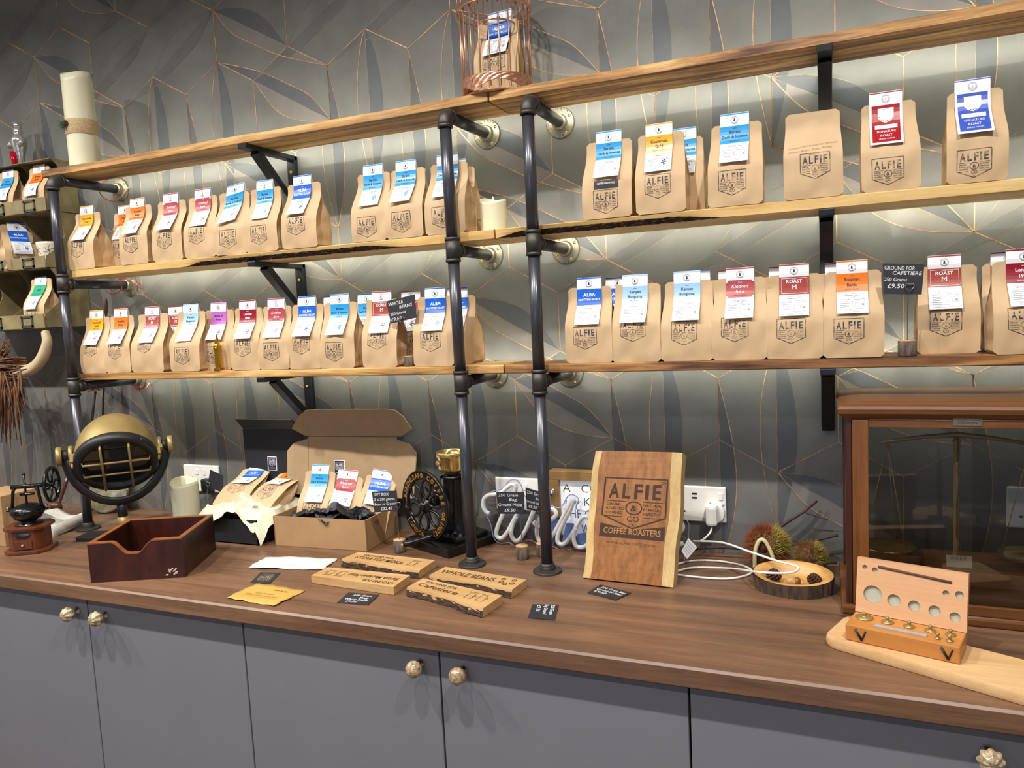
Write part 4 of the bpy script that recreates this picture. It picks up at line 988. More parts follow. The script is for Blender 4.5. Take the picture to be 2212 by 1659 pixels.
# ------------------------------------------------------------------ cardboard box at the picture edge
mt['cardboard'] = M('corrugated_card', '#a5825a', .75, var=.06, scale=25); mt['cardboard_in'] = M('card_inside', '#9c8262', .75, var=.06, scale=25)
p = HZ(13, 1181); t = thing('cardboard_box', 'plain cardboard box cut off by the picture edge', 'box', (p.x - .07, p.y + .055, 0))
MB().box((0, 0, .0735), (.14, .11, .147)).build('carton', mt['cardboard'], t, bevel=.001); MB().box((0, 0, .1475), (.138, .004, .001)).build('tape_seam', mt['cardboard_in'], t)
# ------------------------------------------------------------------ small hand coffee mill
def mill():
    c = Vector((.028, -.428, 0)); t = thing('hand_coffee_mill', 'small wooden coffee mill with black iron crank wheel', 'coffee mill', c, (0, 0, .55))
    wd = wood('reddish_mill_wood', [(.3, '#3f1d10'), (.6, '#6b3519'), (.8, '#87481f')], 2, 8., rough=.3, coat=.3); ir = mt['blackgloss']
    def octo(a, b, cut): return [(-a, -b + cut), (-a + cut, -b), (a - cut, -b), (a, -b + cut), (a, b - cut), (a - cut, b), (-a + cut, b), (-a, b - cut)]
    MB().prism(octo(.058, .052, .022), 0, .011).build('base_board', wd, t, bevel=.003)
    MB().prism(octo(.046, .041, .018), .011, .066).build('wooden_case', wd, t, bevel=.001)
    MB().prism(octo(.056, .050, .021), .066, .076).build('top_board', wd, t, bevel=.003)
    d = MB().box((0, -.043, .026), (.045, .006, .024)).build('drawer', wd, t, bevel=.001); MB().sphere((0, -.049, .026), .004, 10, 8).build('drawer_knob', mt['gold'], d)
    mb = MB(); mb.lathe([(0, .0025), (.0185, .002), (.019, 0)], 24, 0, frame((0, -.0412, .052), (1, 0, 0), (0, -1, 0)) @ T(s=(1, .42, 1))); mb.build('oval_nameplate', mt['castiron'], t)
    MB().lathe([(.036, .076), (.036, .079), (.020, .081), (.020, .086), (.034, .094), (.043, .108), (.044, .114), (.040, .122), (.026, .130), (.012, .134)], 32).build('iron_hopper', ir, t)
    mb = MB()
    for s in (-1, 1): mb.tube([(s * .040, 0, .118), (s * .036, 0, .140), (s * .032, 0, .170), (s * .026, 0, .182)], .0045, 8)
    mb.tube([(-.036, 0, .182), (.060, 0, .182)], .006, 10); mb.tube([(-.015, 0, .160), (.022, 0, .160)], .004, 8); mb.build('crank_frame', ir, t)
    MB().tube([(0, 0, .13), (0, 0, .215)], .003, 8).build('spindle', ir, t); MB().sphere((0, 0, .217), .0045, 10, 8).build('spindle_cap', ir, t)
    mb = MB(); R = .047; F_ = frame((.070, 0, .182), (0, 1, 0), (1, 0, 0))
    mb.tube([F_ @ Vector((R * math.cos(a), R * math.sin(a), 0)) for a in [2 * PI * k / 32 for k in range(32)]], .0048, 8, closed=True)
    for k in range(6):
        a = 2 * PI * k / 6; mb.tube([F_ @ Vector((.006 * math.cos(a), .006 * math.sin(a), 0)), F_ @ Vector((.026 * math.cos(a + .35), .026 * math.sin(a + .35), 0)), F_ @ Vector((R * math.cos(a), R * math.sin(a), 0))], .003, 6)
    mb.sphere((.070, 0, .182), .008, 12, 8); mb.build('crank_wheel', ir, t)
    for s in (-1, 1): MB().lathe([(.005, 0), (.005, .006), (.003, .010), (0, .011)], 12, 0, T((s * .050, 0, .118))).build('wing_nut', mt['chrome'], t)
    mb = MB(); mb.tube([(-.044, 0, .117), (-.054, 0, .117)], .004, 8); mb.tube([(.044, 0, .117), (.054, 0, .117)], .004, 8); mb.build('hinge_lug', ir, t)
mill()
# folded white cloth, stone slice and gavel behind the mill
t = thing('folded_cloth', 'folded white cloth lying behind the coffee mill', 'cloth', (-.085, -.265, .004))
mb = MB(); mb.grid(lambda u, v: (lerp(-.09, .055, u), lerp(-.075, .06, v), .040 + .012 * math.sin(5 * u + 2 * v) - .034 * sstep(.85, 1, abs(2 * u - 1)) - .035 * sstep(.8, 1, 1 - v)), 16, 10, 0, True)
mb.grid(lambda u, v: (lerp(-.09, .055, u), -.075, lerp(.0, .005 + .0 * u, v)), 16, 1); mb.build('cloth_layer', M('white_linen', '#c9c6bd', .85, var=.05), t).modifiers.new('thick', 'SOLIDIFY').thickness = .004
t = thing('stone_slice', 'round polished stone slice leaning on the wall by the post', 'stone slice', (-.118, -.075, .0), (-.50, 0, .35))
mb = MB(); mb.lathe([(0, 0), (.066, 0), (.070, .003), (.070, .008), (.066, .011), (0, .011)], 36, 0, T((0, 0, .070), rx=PI / 2)); mb.build('slice', M('agate', '#8a8068', .25, c2='#4a4a3c', scale=30), t)
t = thing('wooden_gavel', 'dark turned wooden gavel standing behind the coffee mill', 'gavel', HZ(113, 1142)); gw = wood('dark_turned_wood', [(.3, '#2c120c'), (.7, '#5a2a1a')], 2, 9., rough=.3, coat=.4)
a, b = HY(117, 1122, -.16), HY(148, 1024, -.10); hd = HY(121, 1095, -.165)
W(MB().tube([a - Vector((0, 0, .035)), a, a.lerp(b, .3), a.lerp(b, .5), a.lerp(b, .8), b], [.0045, .0055, .004, .0055, .0065, .0045], 10), 'handle', gw, t)
ax = Vector((.75, -.55, .05)).normalized(); mb = MB(); mb.lathe([(.006, -.028), (.011, -.024), (.012, -.018), (.009, -.014), (.011, -.008), (.009, 0), (.012, .006), (.018, .012), (.019, .020), (.014, .025)], 18, 0, frame(hd, ax.orthogonal(), ax)); W(mb, 'head', gw, t)
# ------------------------------------------------------------------ searchlight lamp
def searchlight():
    c = Vector((.206, -.272, 0)); yaw = math.atan2(1.53, 1.95)   # front faces the room towards the viewer side
    t = thing('searchlight_lamp', 'brass and black searchlight lamp with wire guard', 'lamp', c, (0, 0, PI / 2 - yaw - .10 - .0))
    t.rotation_euler = (0, 0, math.atan2(1.9, 1.53) - .04); t.scale = (.88, .88, .88)
    bk = mt['black']; br_ = mt['gold']
    # local frame: -y is the front
    for a in (PI * 1.5, PI * .18, PI * .82):
        MB().box((.075, 0, .0085), (.15, .075, .016), 0, T(rz=a)).build('foot', bk, t, bevel=.004)
    MB().lathe([(.030, .012), (.024, .030), (.018, .034)], 24).build('base_hub', bk, t)
    MB().tube([(0, 0, .034), (0, 0, .074)], .0185, 20).build('brass_collar', br_, t); MB().tube([(0, 0, .070), (0, 0, .125)], .015, 18).build('stem', bk, t)
    H = Vector((0, -.005, .296)); R = .119
    mb = MB(); mb.tube([H + Vector((.146 * math.cos(q), .010 * math.sin(q), .168 * math.sin(q))) for q in [PI + PI * i / 16 for i in range(17)]], .009, 10, flat=2.0); mb.build('yoke', bk, t)
    pit = .66; A = Matrix.Translation(H) @ Euler((PI / 2 + pit, 0, 0)).to_matrix().to_4x4() @ T((0, 0, .034))   # local +z of A = lamp axis (front)
    dome = [(0, -.162)] + [(R * math.sin(q), -.020 - .142 * math.cos(q)) for q in [PI / 2 * i / 12 for i in range(1, 13)]] + [(R, .006)]
    MB().lathe(dome, 48, 0, A, cap=False).build('brass_dome', br_, t)
    MB().lathe([(.006, -.160), (.006, -.170), (.0085, -.172), (.0085, -.180), (.003, -.183)], 14, 0, A).build('finial', br_, t)
    MB().lathe([(R + .002, .004), (R + .005, .006), (R + .005, .030), (R - .006, .036), (R - .020, .034), (R - .022, .010)], 48, 0, A, cap=False).build('front_rim', bk, t)
    MB().lathe([(0, .014), (R - .021, .012)], 40, 0, A, cap=False).build('lens', mt['lens'], t)
    for s in (-1, 1):
        x0 = (R + .004) * s; F_ = frame(H + Vector((x0, 0, 0)), (0, 1, 0), (s, 0, 0)); p = MB()
        p.lathe([(.030, 0), (.030, .010), (.020, .012)], 24, 1, F_); p.lathe([(.019, .010), (.019, .030)], 24, 0, F_); p.build('pivot', [bk, br_], t)
        MB().lathe([(.026, .030), (.030, .031), (.030, .044), (.028, .046)], 24, 0, F_).build('pivot_knob', br_, t)
    for s in (-1, 1):
        g = .040; zt = .052
        MB().tube([A @ Vector((s * g, -.096, .030)), A @ Vector((s * g, -.094, zt)), A @ Vector((s * g, .094, zt)), A @ Vector((s * g, .096, .030))], .0038, 8).build('guard_bar', br_, t)
        MB().tube([A @ Vector((-.098, s * .026, .030)), A @ Vector((-.094, s * .026, zt - .006)), A @ Vector((.094, s * .026, zt - .006)), A @ Vector((.098, s * .026, .030))], .0036, 8).build('guard_bar', br_, t)
    for a in (.15, 2.95):
        F_ = A @ T(((R + .006) * math.cos(a), (R + .006) * math.sin(a), .016)); mb = MB(); mb.box((0, 0, 0), (.014, .020, .026), 0, F_ @ T(rz=a)); mb.box((.008 * math.cos(a), .008 * math.sin(a), -.022), (.012, .012, .014), 0, F_ @ T(rz=a)); mb.tube([F_ @ Vector((0, 0, -.03)), F_ @ Vector((0, 0, .03))], .0035, 8); mb.build('latch', br_, t)
    for a in (.9, 2.2, 4.1, 5.3): MB().sphere(tuple(A @ Vector(((R + .004) * math.cos(a), (R + .004) * math.sin(a), .022))), .003, 8, 6).build('rim_screw', mt['chrome'], t)
mt['lens'] = M('dark_lens_glass', '#1d1f22', .08, spec=.7)
searchlight()
# thin black stake with a dried flower head behind the lamp
t = thing('dried_flower_stem', 'dark stem with a brown dried flower head behind the lamp', 'dried stem', HZ(196, 1120, 0)); yb = -.05
W(MB().tube([HY(196, 1118, yb), HY(205, 1060, yb), HY(196, 930, yb), HY(206, 846, yb)], .004, 7), 'stem', mt['black'], t)
W(MB().tube([HY(214, 1114, -.035), HY(220, 960, -.035), HY(224, 840, -.035), HY(230, 690, -.035)], .003, 7), 'stem', mt['black'], t)
W(MB().tube([HY(224, 694, -.035), HY(227, 675, -.035), HY(229, 660, -.035), HY(229, 645, -.035)], [.004, .008, .0075, .003], 8), 'seed_head', M('red_brown_bud', '#5a3830', .7, var=.3, scale=80), t)
mb = MB(); c0 = HY(207, 838, yb)
for k in range(110):
    d = Vector((rnd.uniform(-1, 1), rnd.uniform(-1, 1), rnd.uniform(-.6, .8))).normalized(); mb.tube([c0, c0 + Vector((d.x * .034, d.y * .030, d.z * .018))], [.0012, .0006], 4)
W(mb, 'flower_head', M('dried_petals', '#7a4a34', .8), t)['kind'] = 'stuff'
# ------------------------------------------------------------------ wooden drawer box
def drawer_box():
    a = math.atan2(.0945, .2026); c = Vector((.4593, -.5816, 0)); t = thing('drawer_box', 'worn dark red wooden drawer with a scooped front', 'drawer', c, (0, 0, a))
    wd = M('worn_mahogany', '#451c11', .36, c2='#230d08', scale=22, bump=.15, stretch=(1, 1, .35)); rim = wood('rubbed_edge_wood', [(.3, '#6d3a1c'), (.7, '#9a5f30')], 0, 9.)
    Wd, Dp, Hh, th = .2236, .2145, .097, .012
    def dip(x): return Hh - .030 * (sstep(.055, .095, x) - sstep(.115, .155, x)) if True else Hh
    mb = MB(); N = 40; top = [(Wd * i / N, dip(Wd * i / N)) for i in range(N + 1)]
    poly = [(0, 0), (Wd, 0)] + list(reversed(top))
    mb.prism(poly, 0, th, 0, Matrix(((1, 0, 0, 0), (0, 0, 1, 0), (0, 1, 0, 0), (0, 0, 0, 1)))); f = mb.build('front_panel', wd, t)
    mb = MB(); mb.grid(lambda u, v: (Wd * u, lerp(-.0006, th + .0006, v), dip(Wd * u) + .0012), N, 2, 0, True); mb.grid(lambda u, v: (Wd * u, -.0006, dip(Wd * u) + .0012 - .003 * v), N, 1, 0, True, flip=True); mb.build('worn_rim', rim, f)
    for x in (th / 2, Wd - th / 2):
        s = MB().box((x, Dp / 2 + th / 2, Hh / 2), (th, Dp - th, Hh)).build('side_panel', wd, t, bevel=.0015); MB().box((x, Dp / 2 + th / 2, Hh + .0006), (th, Dp - th - .002, .0014)).build('worn_rim', rim, s)
    b = MB().box((Wd / 2, Dp - th / 2, Hh / 2), (Wd - 2 * th, th, Hh)).build('back_panel', wd, t); MB().box((Wd / 2, Dp - th / 2, Hh + .0006), (Wd - 2 * th, th, .0014)).build('worn_rim', rim, b)
    MB().box((Wd / 2, Dp / 2, .006), (Wd - 2 * th, Dp - 2 * th, .006)).build('bottom_board', wd, t)
    for x, z in ((.083, .058), (.142, .059), (.090, .025), (.140, .025)): MB().lathe([(.0, .0002), (.0016, .0003)], 10, 0, frame((x, -.0004, z), (1, 0, 0), (0, -1, 0))).build('screw_hole', mt['black'], f); 
    mb = MB()
    for k in range(16): mb.sphere((.190 + rnd.uniform(-.011, .013) + k * .0006, -.0004, .008 + k * .0011 + rnd.uniform(-.002, .002)), (.0028, .0006, .0020), 6, 4)
    mb.build('paint_chip', M('chipped_white_paint', '#b9ab98', .7), f)['kind'] = 'stuff'
drawer_box()
# ------------------------------------------------------------------ gift boxes
mt['blackcard'] = M('black_card', '#1b1c20', .55, var=.1, scale=30); mt['tissue'] = M('cream_tissue', '#d8d4ba', .6, var=.05, scale=20); mt['btissue'] = M('black_tissue', '#17181c', .5)
b_ = mt['tissue'].node_tree.nodes['Principled BSDF']; b_.inputs['Subsurface Weight'].default_value = 0.
def crumple(name, pts_fn, nu, nv, amp, mat, parent, seed):
    r = random.Random(seed); ph = [(r.uniform(20, 75), r.uniform(20, 75), r.uniform(0, 6), r.uniform(.4, 1)) for _ in range(7)]
    def f(u, v):
        p = Vector(pts_fn(u, v)); d = 0
        for a, b, c, k in ph: d += k * abs(math.sin(a * u * .35 + b * v * .35 + c)) 
        return p + Vector((math.sin(9 * v + 5 * u) * amp * .5, math.cos(8 * u) * amp * .4, (d / 3.2 - .6) * amp))
    g = f
    def f(u, v):
        p = g(u, v); return Vector((p.x, p.y, max(p.z, .004)))
    mb = MB(); mb.grid(f, nu, nv, 0, False); o = W(mb, name, mat, parent); m = o.modifiers.new('thick', 'SOLIDIFY'); m.thickness = .0006; return o
def sticker(q, a0, b0, parent, sw=.034, sh=.042):
    "rectangular white-edged emblem sticker on quad q at fraction a0,b0"
    xd = (q(1, .5) - q(0, .5)).normalized(); o = q(a0, b0); yd = q.n.cross(xd)
    P = Print(); P.rect(0, 0, sw, sh, 0, 0); P.rect(.0022, .0022, sw - .0022, sh - .0022, 1, 1)
    lg = logo(0).xf(lambda x, y: (.006 + x * (sw - .012), .0125 + y * (sh - .019))); P.join(lg, 1); P.text('COFFEE ROASTERS', sw / 2, .0065, .0028, 0, 2, wfix=sw - .012)
    mb = MB(); P.put(mb, lambda x, y, l: o + xd * x + yd * y + q.n * (.0005 + .0002 * l)); return W(mb, 'emblem_sticker', [mt['card'], M('navy_ink', '#1a1e30', .4)], parent)
def gift_box(label, c, yaw, Wd, Dp, Hh, mat, lid):
    t = thing('gift_box', label, 'gift box', c, (0, 0, 0)); th = .003
    R_ = Matrix.Translation(c) @ Euler((0, 0, yaw)).to_matrix().to_4x4()
    for nm, bc, bd in (('front_wall', (Wd / 2, th / 2, Hh / 2), (Wd, th, Hh)), ('side_wall', (th / 2, Dp / 2, Hh / 2), (th, Dp, Hh)), ('side_wall', (Wd - th / 2, Dp / 2, Hh / 2), (th, Dp, Hh)), ('back_wall', (Wd / 2, Dp - th / 2, Hh / 2), (Wd, th, Hh)), ('base', (Wd / 2, Dp / 2, .002), (Wd, Dp, .003))):
        W(MB().box(bc, bd, 0, R_), nm, mat, t)
    return t, R_
# black box, at the back beside the drawer
t, R_ = gift_box('open black gift box with cream tissue beside the drawer', Vector((.462, -.236, 0)), 0., .204, .190, .070, mt['blackcard'], None)
yb = -.034
q = quad((.462, yb - .004, .071), (.666, yb - .004, .071), (.676, yb + .006, .288), (.452, yb + .006, .286)); W(slab(q, .003), 'lid', mt['blackcard'], t); sticker(q, .40, .42, t)
q2 = quad((.454, yb + .006, .287), (.674, yb + .006, .289), (.656, yb - .016, .318), (.446, yb - .016, .318)); W(slab(q2, .003), 'lid_flap', mt['blackcard'], t)
crumple('tissue', lambda u, v: (lerp(.425, .695, u), lerp(-.250, -.055, v), .074 + .018 * math.sin(3 * u) - .045 * max(0, 1 - 7 * v) * (1 - .8 * math.exp(-((u - .62) / .12) ** 2)) * (.3 + 1.0 * abs(2 * u - 1.1)) - .03 * sstep(.88, 1, abs(2 * u - 1))), 30, 22, .016, mt['tissue'], t, 4)
crumple('tissue', lambda u, v: (lerp(.57, .635, u), lerp(-.222, -.205, v), .075 + .058 * v * math.sin(PI * (.15 + .7 * u))), 8, 8, .010, mt['tissue'], t, 9)
k = dict(group='coffee bags in the gift boxes', over=.018)
make_bag('blue-tagged coffee bag lying in the black gift box', (.515, -.172, .072), kind='blue', seed=101, pitch=-.98, yaw=.12, roll=0, D=.045, w=.100, sz=.045, **k)
make_bag('orange-tagged coffee bag lying in the black gift box', (.618, -.165, .070), kind='orange', seed=102, pitch=-.98, yaw=-.10, D=.045, w=.098, **k)
# kraft box
c = Vector((.7166, -.2274, 0)); yaw = math.atan2(.0183, .2837)
t, R_ = gift_box('open kraft gift box with black tissue and three coffee bags', c, yaw, .284, .172, .084, mt['cardboard'], None)
def RB(x, y, z): return R_ @ Vector((x, y, z))
q = quad(RB(.0, .166, .085), RB(.284, .166, .085), RB(.286, .192, .268), RB(-.002, .192, .268)); W(slab(q, .003), 'lid', mt['cardboard_in'], t); sticker(q, .30, .40, t, .036, .044)
for s in (0, 1):
    e = RB(.286, .190, .262) if s else RB(-.002, .190, .262); b0 = RB(.284, .167, .10) if s else RB(0, .167, .10); d = (1 if s else -1) * Vector((math.cos(yaw), math.sin(yaw), 0))
    pts = [b0, b0 + d * .062 + Vector((0, -.012, .005)), e + d * .066 + Vector((0, -.012, -.035)), e + d * .045 + Vector((0, -.008, -.012)), e]
    if not s: pts = pts[::-1]
    mb = MB(); mb.add(pts, [tuple(range(5))]); o = W(mb, 'lid_ear', mt['cardboard_in'], t); o.modifiers.new('thick', 'SOLIDIFY').thickness = .003
fl = []
for i in range(17):
    a = i / 16; x = lerp(-.040, .346, a); zt = .350 - .055 * (1 - min(1, min(a, 1 - a) / .16)) ** 2; fl.append((RB(x, .168 - .0 * a, zt), RB(lerp(-.014, .300, a), .192, .270)))
mb = MB(); mb.add([p for pr in fl for p in pr], [(2 * i, 2 * i + 1, 2 * i + 3, 2 * i + 2) for i in range(16)]); o = W(mb, 'lid_flap', mt['cardboard_in'], t); o.modifiers.new('thick', 'SOLIDIFY').thickness = .003
crumple('black_tissue', lambda u, v: RB(lerp(.008, .276, u), lerp(.006, .160, v), .060 + .030 * math.sin(PI * u) * (1 - v) + .028 * math.exp(-((u - .68) / .10) ** 2 - ((v - .15) / .15) ** 2)), 26, 18, .022, mt['btissue'], t, 5)
crumple('black_tissue', lambda u, v: RB(lerp(.215, .262, u), lerp(.020, .075, v), .076 + .022 * math.sin(PI * u) * math.sin(PI * v)), 12, 10, .020, mt['btissue'], t, 6)
crumple('black_tissue', lambda u, v: RB(lerp(.13, .20, u), lerp(-.003, .030, v), .088 + .004 * math.sin(PI * v) - .022 * (1 - v) * math.sin(PI * u)), 10, 6, .010, mt['btissue'], t, 8)
p = RB(.075, .085, .018); make_bag('cyan-tagged coffee bag standing in the kraft gift box', p, kind='cyan', seed=111, pitch=-.24, yaw=.06, D=.05, w=.102, sz=.036, **k)
p = RB(.148, .070, .012); make_bag('rose-red tagged coffee bag leaning in the kraft gift box', p, kind='red', seed=112, pitch=-.34, yaw=.34, roll=.14, D=.05, w=.096, sz=.050, **k)
p = RB(.232, .095, .010); make_bag('blue-tagged coffee bag tilted at the end of the kraft gift box', p, kind='blue', seed=113, pitch=-.40, yaw=.36, roll=.20, D=.045, w=.090, sz=.060, **k)
# chalk signs on the worktop
yy = -.205
chalk_sign('black chalk sign offering the gift box', (HZ(859, 1195).x, HZ(859, 1195).y + .012, 0), [HY(809, 1107, yy), HY(861, 1103, yy), HY(856, 1060, yy), HY(803, 1062, yy)],
           [('GIFT BOX', .06, .78, .15, .62), ('3 x 250 grams', .06, .55, .14, .84), ('Beans or Ground', .05, .32, .13, .88), ('\u00a332.45', .28, .08, .15, .48)], heart=HY(861, 1087, yy), cr=.0150, ch=.033)
yy = -.160
chalk_sign('black chalk sign for mocha grind before the neon sign', (HZ(1125, 1210).x, HZ(1125, 1210).y + .012, 0), [HY(1076, 1110, yy), HY(1132, 1110, yy), HY(1132, 1063, yy), HY(1072, 1063, yy)],
           [('250 Gram', .06, .80, .13, .72), ('Bag.', .46, .60, .13, .30), ('Ground Moka', .04, .36, .14, .88), ('\u00a39.50', .26, .10, .15, .42)], heart=HY(1124, 1096, yy), cr=.0155, ch=.033)
yy = -.130
chalk_sign('black chalk sign half hidden by the pipe post', (HZ(1163, 1205).x + .006, HZ(1163, 1205).y + .016, 0), [HY(1138, 1100, yy), HY(1178, 1108, yy), HY(1178, 1066, yy), HY(1135, 1053, yy)],
           [('250 Gram', .06, .76, .14, .8), ('Bag', .5, .55, .13, .34), ('Ground Espresso', .02, .34, .13, .94), ('\u00a39.50', .10, .10, .15, .46)], heart=HY(1168, 1098, yy), cr=.0155, ch=.033)
# ------------------------------------------------------------------ wheel coffee grinder
def grinder():
    F_, L_, R_ = Vector((1.2453, -.2102, 0)), Vector((1.0855, -.1452, 0)), Vector((1.2848, -.0403, 0))
    c = F_ + (L_ - F_) / 2 + (R_ - F_) / 2; xa = (F_ - L_).normalized(); t = thing('wheel_coffee_grinder', 'black iron coffee grinder with gold-lettered wheel and brass hopper', 'coffee grinder', c, (0, 0, math.atan2(xa.y, xa.x)))
    ir = mt['blackgloss']; s = .0865
    MB().box((0, 0, .012), (2 * s, 2 * s, .024)).build('base_plate', ir, t, bevel=.003); MB().box((.012, .01, .030), (.120, .110, .014)).build('foot_casting', ir, t, bevel=.004)
    mb = MB(); mb.grid(lambda u, v: ((.045 - .012 * sstep(0, .3, v) + .004 * sstep(.8, 1, v)) * math.cos(2 * PI * u) * 1.05 + .004, (.040 - .010 * sstep(0, .3, v)) * math.sin(2 * PI * u) + .012, lerp(.030, .178, v)), 24, 16, 0, True, wrapu=True); mb.lathe([(.030, .176), (.024, .184), (0, .184)], 20, 0, T((.004, .012, 0))); mb.build('body_casting', ir, t)
    MB().tube([(-.01, .00, .115), (-.085, .01, .145)], [.026, .020], 14).build('side_spout', ir, t)
    hx = T((.000, .014, -.016), s=(1.12, 1.12, 1)); MB().lathe([(.0135, .180), (.0135, .200), (.018, .204), (.030, .211), (.0335, .222), (.0335, .246), (.036, .250), (.036, .258), (.0345, .262), (.030, .262), (.030, .225)], 36, 0, hx, cap=False).build('brass_hopper', mt['brass'], t)
    mb = MB(); mb.lathe([(0, .0012), (.013, .001), (.0135, 0)], 20, 0, hx @ frame((-.012, -.0322, .233), (1, -.35, 0), (-.35, -1, 0)) @ T(s=(1, .55, 1))); mb.build('hopper_badge', mt['gold'], t)
    # wheel in front of the -y side
    Wc = Vector((-.012, -.072, .118)); A = frame(Wc, (1, 0, 0), (0, -1, 0)); R0, R1 = .091, .068
    MB().lathe([(R1, -.004), (R1 - .001, .003), (R1 + .002, .0055), (R1 + .004, .004), (R0 - .004, .004), (R0 - .002, .0055), (R0 + .001, .003), (R0, -.004), (R1, -.004)], 64, 0, A, cap=False).build('wheel_rim', ir, t)
    for k in range(6):
        a = 2 * PI * k / 6 + .35; mb = MB()
        for sgn in (-1, 1):
            pts = [A @ Vector((r_ * math.cos(a + sgn * b), r_ * math.sin(a + sgn * b), 0)) for r_, b in ((.018, .10), (.030, .33), (.046, .37), (.060, .26), (R1, .06))]; mb.tube([Vector(p) for p in spline([tuple(p) for p in pts], 4)], .0036, 8)
        mb.build('spoke', ir, t)
    MB().lathe([(.020, -.006), (.020, .004), (.011, .006), (.011, .010), (.009, .014), (0, .016)], 24, 0, A).build('wheel_hub', ir, t); MB().tube([A @ Vector((0, 0, -.05)), A @ Vector((0, 0, 0))], .009, 12).build('axle', ir, t)
    RT = .0725
    def put(P):
        mb = MB(); P.put(mb, lambda x, y, l: A @ Vector((x, y, .0046))); mb.build('gold_lettering', mt['gilt'], t)
    for word, a0, a1 in (('BIRCHLEAF\u00a9', 168, 92), ('COFFEE', 72, 12), ('GRINDER', -8, -66), ):
        n_ = len(word); P = Print()
        for i, chh in enumerate(word):
            a = math.radians(lerp(a0, a1, i / (n_ - 1))); P.text(chh, RT * math.cos(a), RT * math.sin(a), .0125, 0, 0, rot=a - PI / 2, off=.035, wmax=.011)
        put(P)
    P = Print()
    for i, chh in enumerate('LONDON'):
        a = math.radians(lerp(216, 262, i / 5)); P.text(chh, (R0 - .007) * math.cos(a), (R0 - .007) * math.sin(a), .0125, 0, 0, rot=a + PI / 2, off=.035, wmax=.011)
    P.text('\u00a9', RT * math.cos(math.radians(190)), RT * math.sin(math.radians(190)), .009, 0, 0, rot=math.radians(100))
    put(P)
    hb = A @ Vector((.030, -.074, .004)); he = A @ Vector((-.004, -.086, .075)); MB().tube([hb, hb.lerp(he, .15), hb.lerp(he, .3), hb.lerp(he, .8), he], [.009, .0075, .006, .0085, .007], 12).build('crank_handle', ir, t); MB().sphere(tuple(he), .0055, 12, 8).build('handle_cap', mt['gold'], t)
mt['gilt'] = M('gilt_paint', '#c08a3a', .35, .6, var=.15, scale=60)
grinder()
# ------------------------------------------------------------------ engraved oak sign blocks lying on the worktop
mt['signwood'] = wood('pale_sign_oak', [(.3, '#a07a4c'), (.5, '#bb9562'), (.75, '#cfae7e')], 0, 9., rough=.5); mt['burn'] = M('burnt_engraving', '#4a2e18', .8)
def sign_block(label, pts, lines, barkside, flip=False, deco=None, th=.019):
    "pts: top face corners front-left, front-right, back-right, back-left in pixels"
    tops = [HZ(u, v, th) for u, v in pts]; c = (tops[0] + tops[1] + tops[2] + tops[3]) / 4
    t = thing('wooden_sign', label, 'wooden sign', (c.x, c.y, 0), group='engraved wooden signs on the worktop')
    q = quad(*[Vector((p.x, p.y, th)) for p in tops]); N = 24; mb = MB(); r = random.Random(len(label))
    top = []; bot = []
    def edge(a, side): return .0035 * math.sin(6 * a + len(label)) + .0015 * math.sin(17 * a + 1) if side == barkside else 0
    fr = [q(i / N, 0) + (q(0, 0) - q(0, 1)).normalized() * edge(i / N, 'f') for i in range(N + 1)]; bk_ = [q(i / N, 1) for i in range(N + 1)]
    vs = []
    for i in range(N + 1):
        out = (q(0, 0) - q(0, 1)).normalized() * (.004 if barkside == 'f' else 0)
        vs += [fr[i], fr[i] + out * .3 - Vector((0, 0, .004)), Vector((*(fr[i] + out).xy, .001)), Vector((*bk_[i].xy, .001)), bk_[i]]
    fs = [(i * 5 + j, i * 5 + (j + 1) % 5, (i + 1) * 5 + (j + 1) % 5, (i + 1) * 5 + j) for i in range(N) for j in range(5)] + [(4, 3, 2, 1, 0), tuple(N * 5 + j for j in range(5))]
    mb.add(vs, [tuple(reversed(f)) for f in fs]); W(mb, 'block', mt['signwood'], t)
    if barkside == 'f':
        mb = MB(); out = (q(0, 0) - q(0, 1)).normalized()
        mb.grid(lambda u, v: fr[min(N, int(round(u * N)))].lerp(Vector((*(fr[min(N, int(round(u * N)))]).xy, .001)), lerp(.28, .98, v)) + out * (.0035 * v + .0018 + r.uniform(-.0012, .0012)), N, 6, 0, False); W(mb, 'bark_edge', mt['bark'], t)
    P = Print(); sx, sy = q.w, q.h
    for (s, x, y, h, wd, sh) in lines: P.text(s, x * sx, y * sy, h * sy, 0, 0, align='l', off=.015, shear=sh, wfix=wd * sx)
    if deco == 'beans':
        for a, b in ((.80, .42), (.86, .30), (.92, .45), (.78, .72), (.90, .75)): P.ring((a * sx, b * sy), .0050, .0022, 0, 0, 12); P.line([(a * sx - .003, b * sy), (a * sx + .003, b * sy)], .0012, 0, 0)
    elif deco:
        for a in ((.72, .86) if deco == 'cups' else (.82,)):
            x, y = a * sx, .30 * sy; P.line([(x - .009, y), (x + .009, y), (x + .007, y + .022), (x - .007, y + .022)], .0013, 0, 0, True); P.line([(x + .008, y + .018), (x + .014, y + .014), (x + .008, y + .006)], .0012, 0, 0); P.line([(x - .012, y + .026), (x + .012, y + .026)], .0012, 0, 0)
    if flip: P = P.xf(lambda x, y: (sx - x, sy - y))
    W(printq(P, q, sx, sy), 'engraved_lettering', mt['burn'], t)
sign_block('wooden stovetop mocha sign, nearest the kraft gift box', [(738, 1207), (905, 1233), (940, 1210), (775, 1192)], [('GROUND FOR', .14, .64, .15, .40, 0), ('STOVETOP MOKA', .10, .30, .25, .62, 0)], 'f', deco='cup')
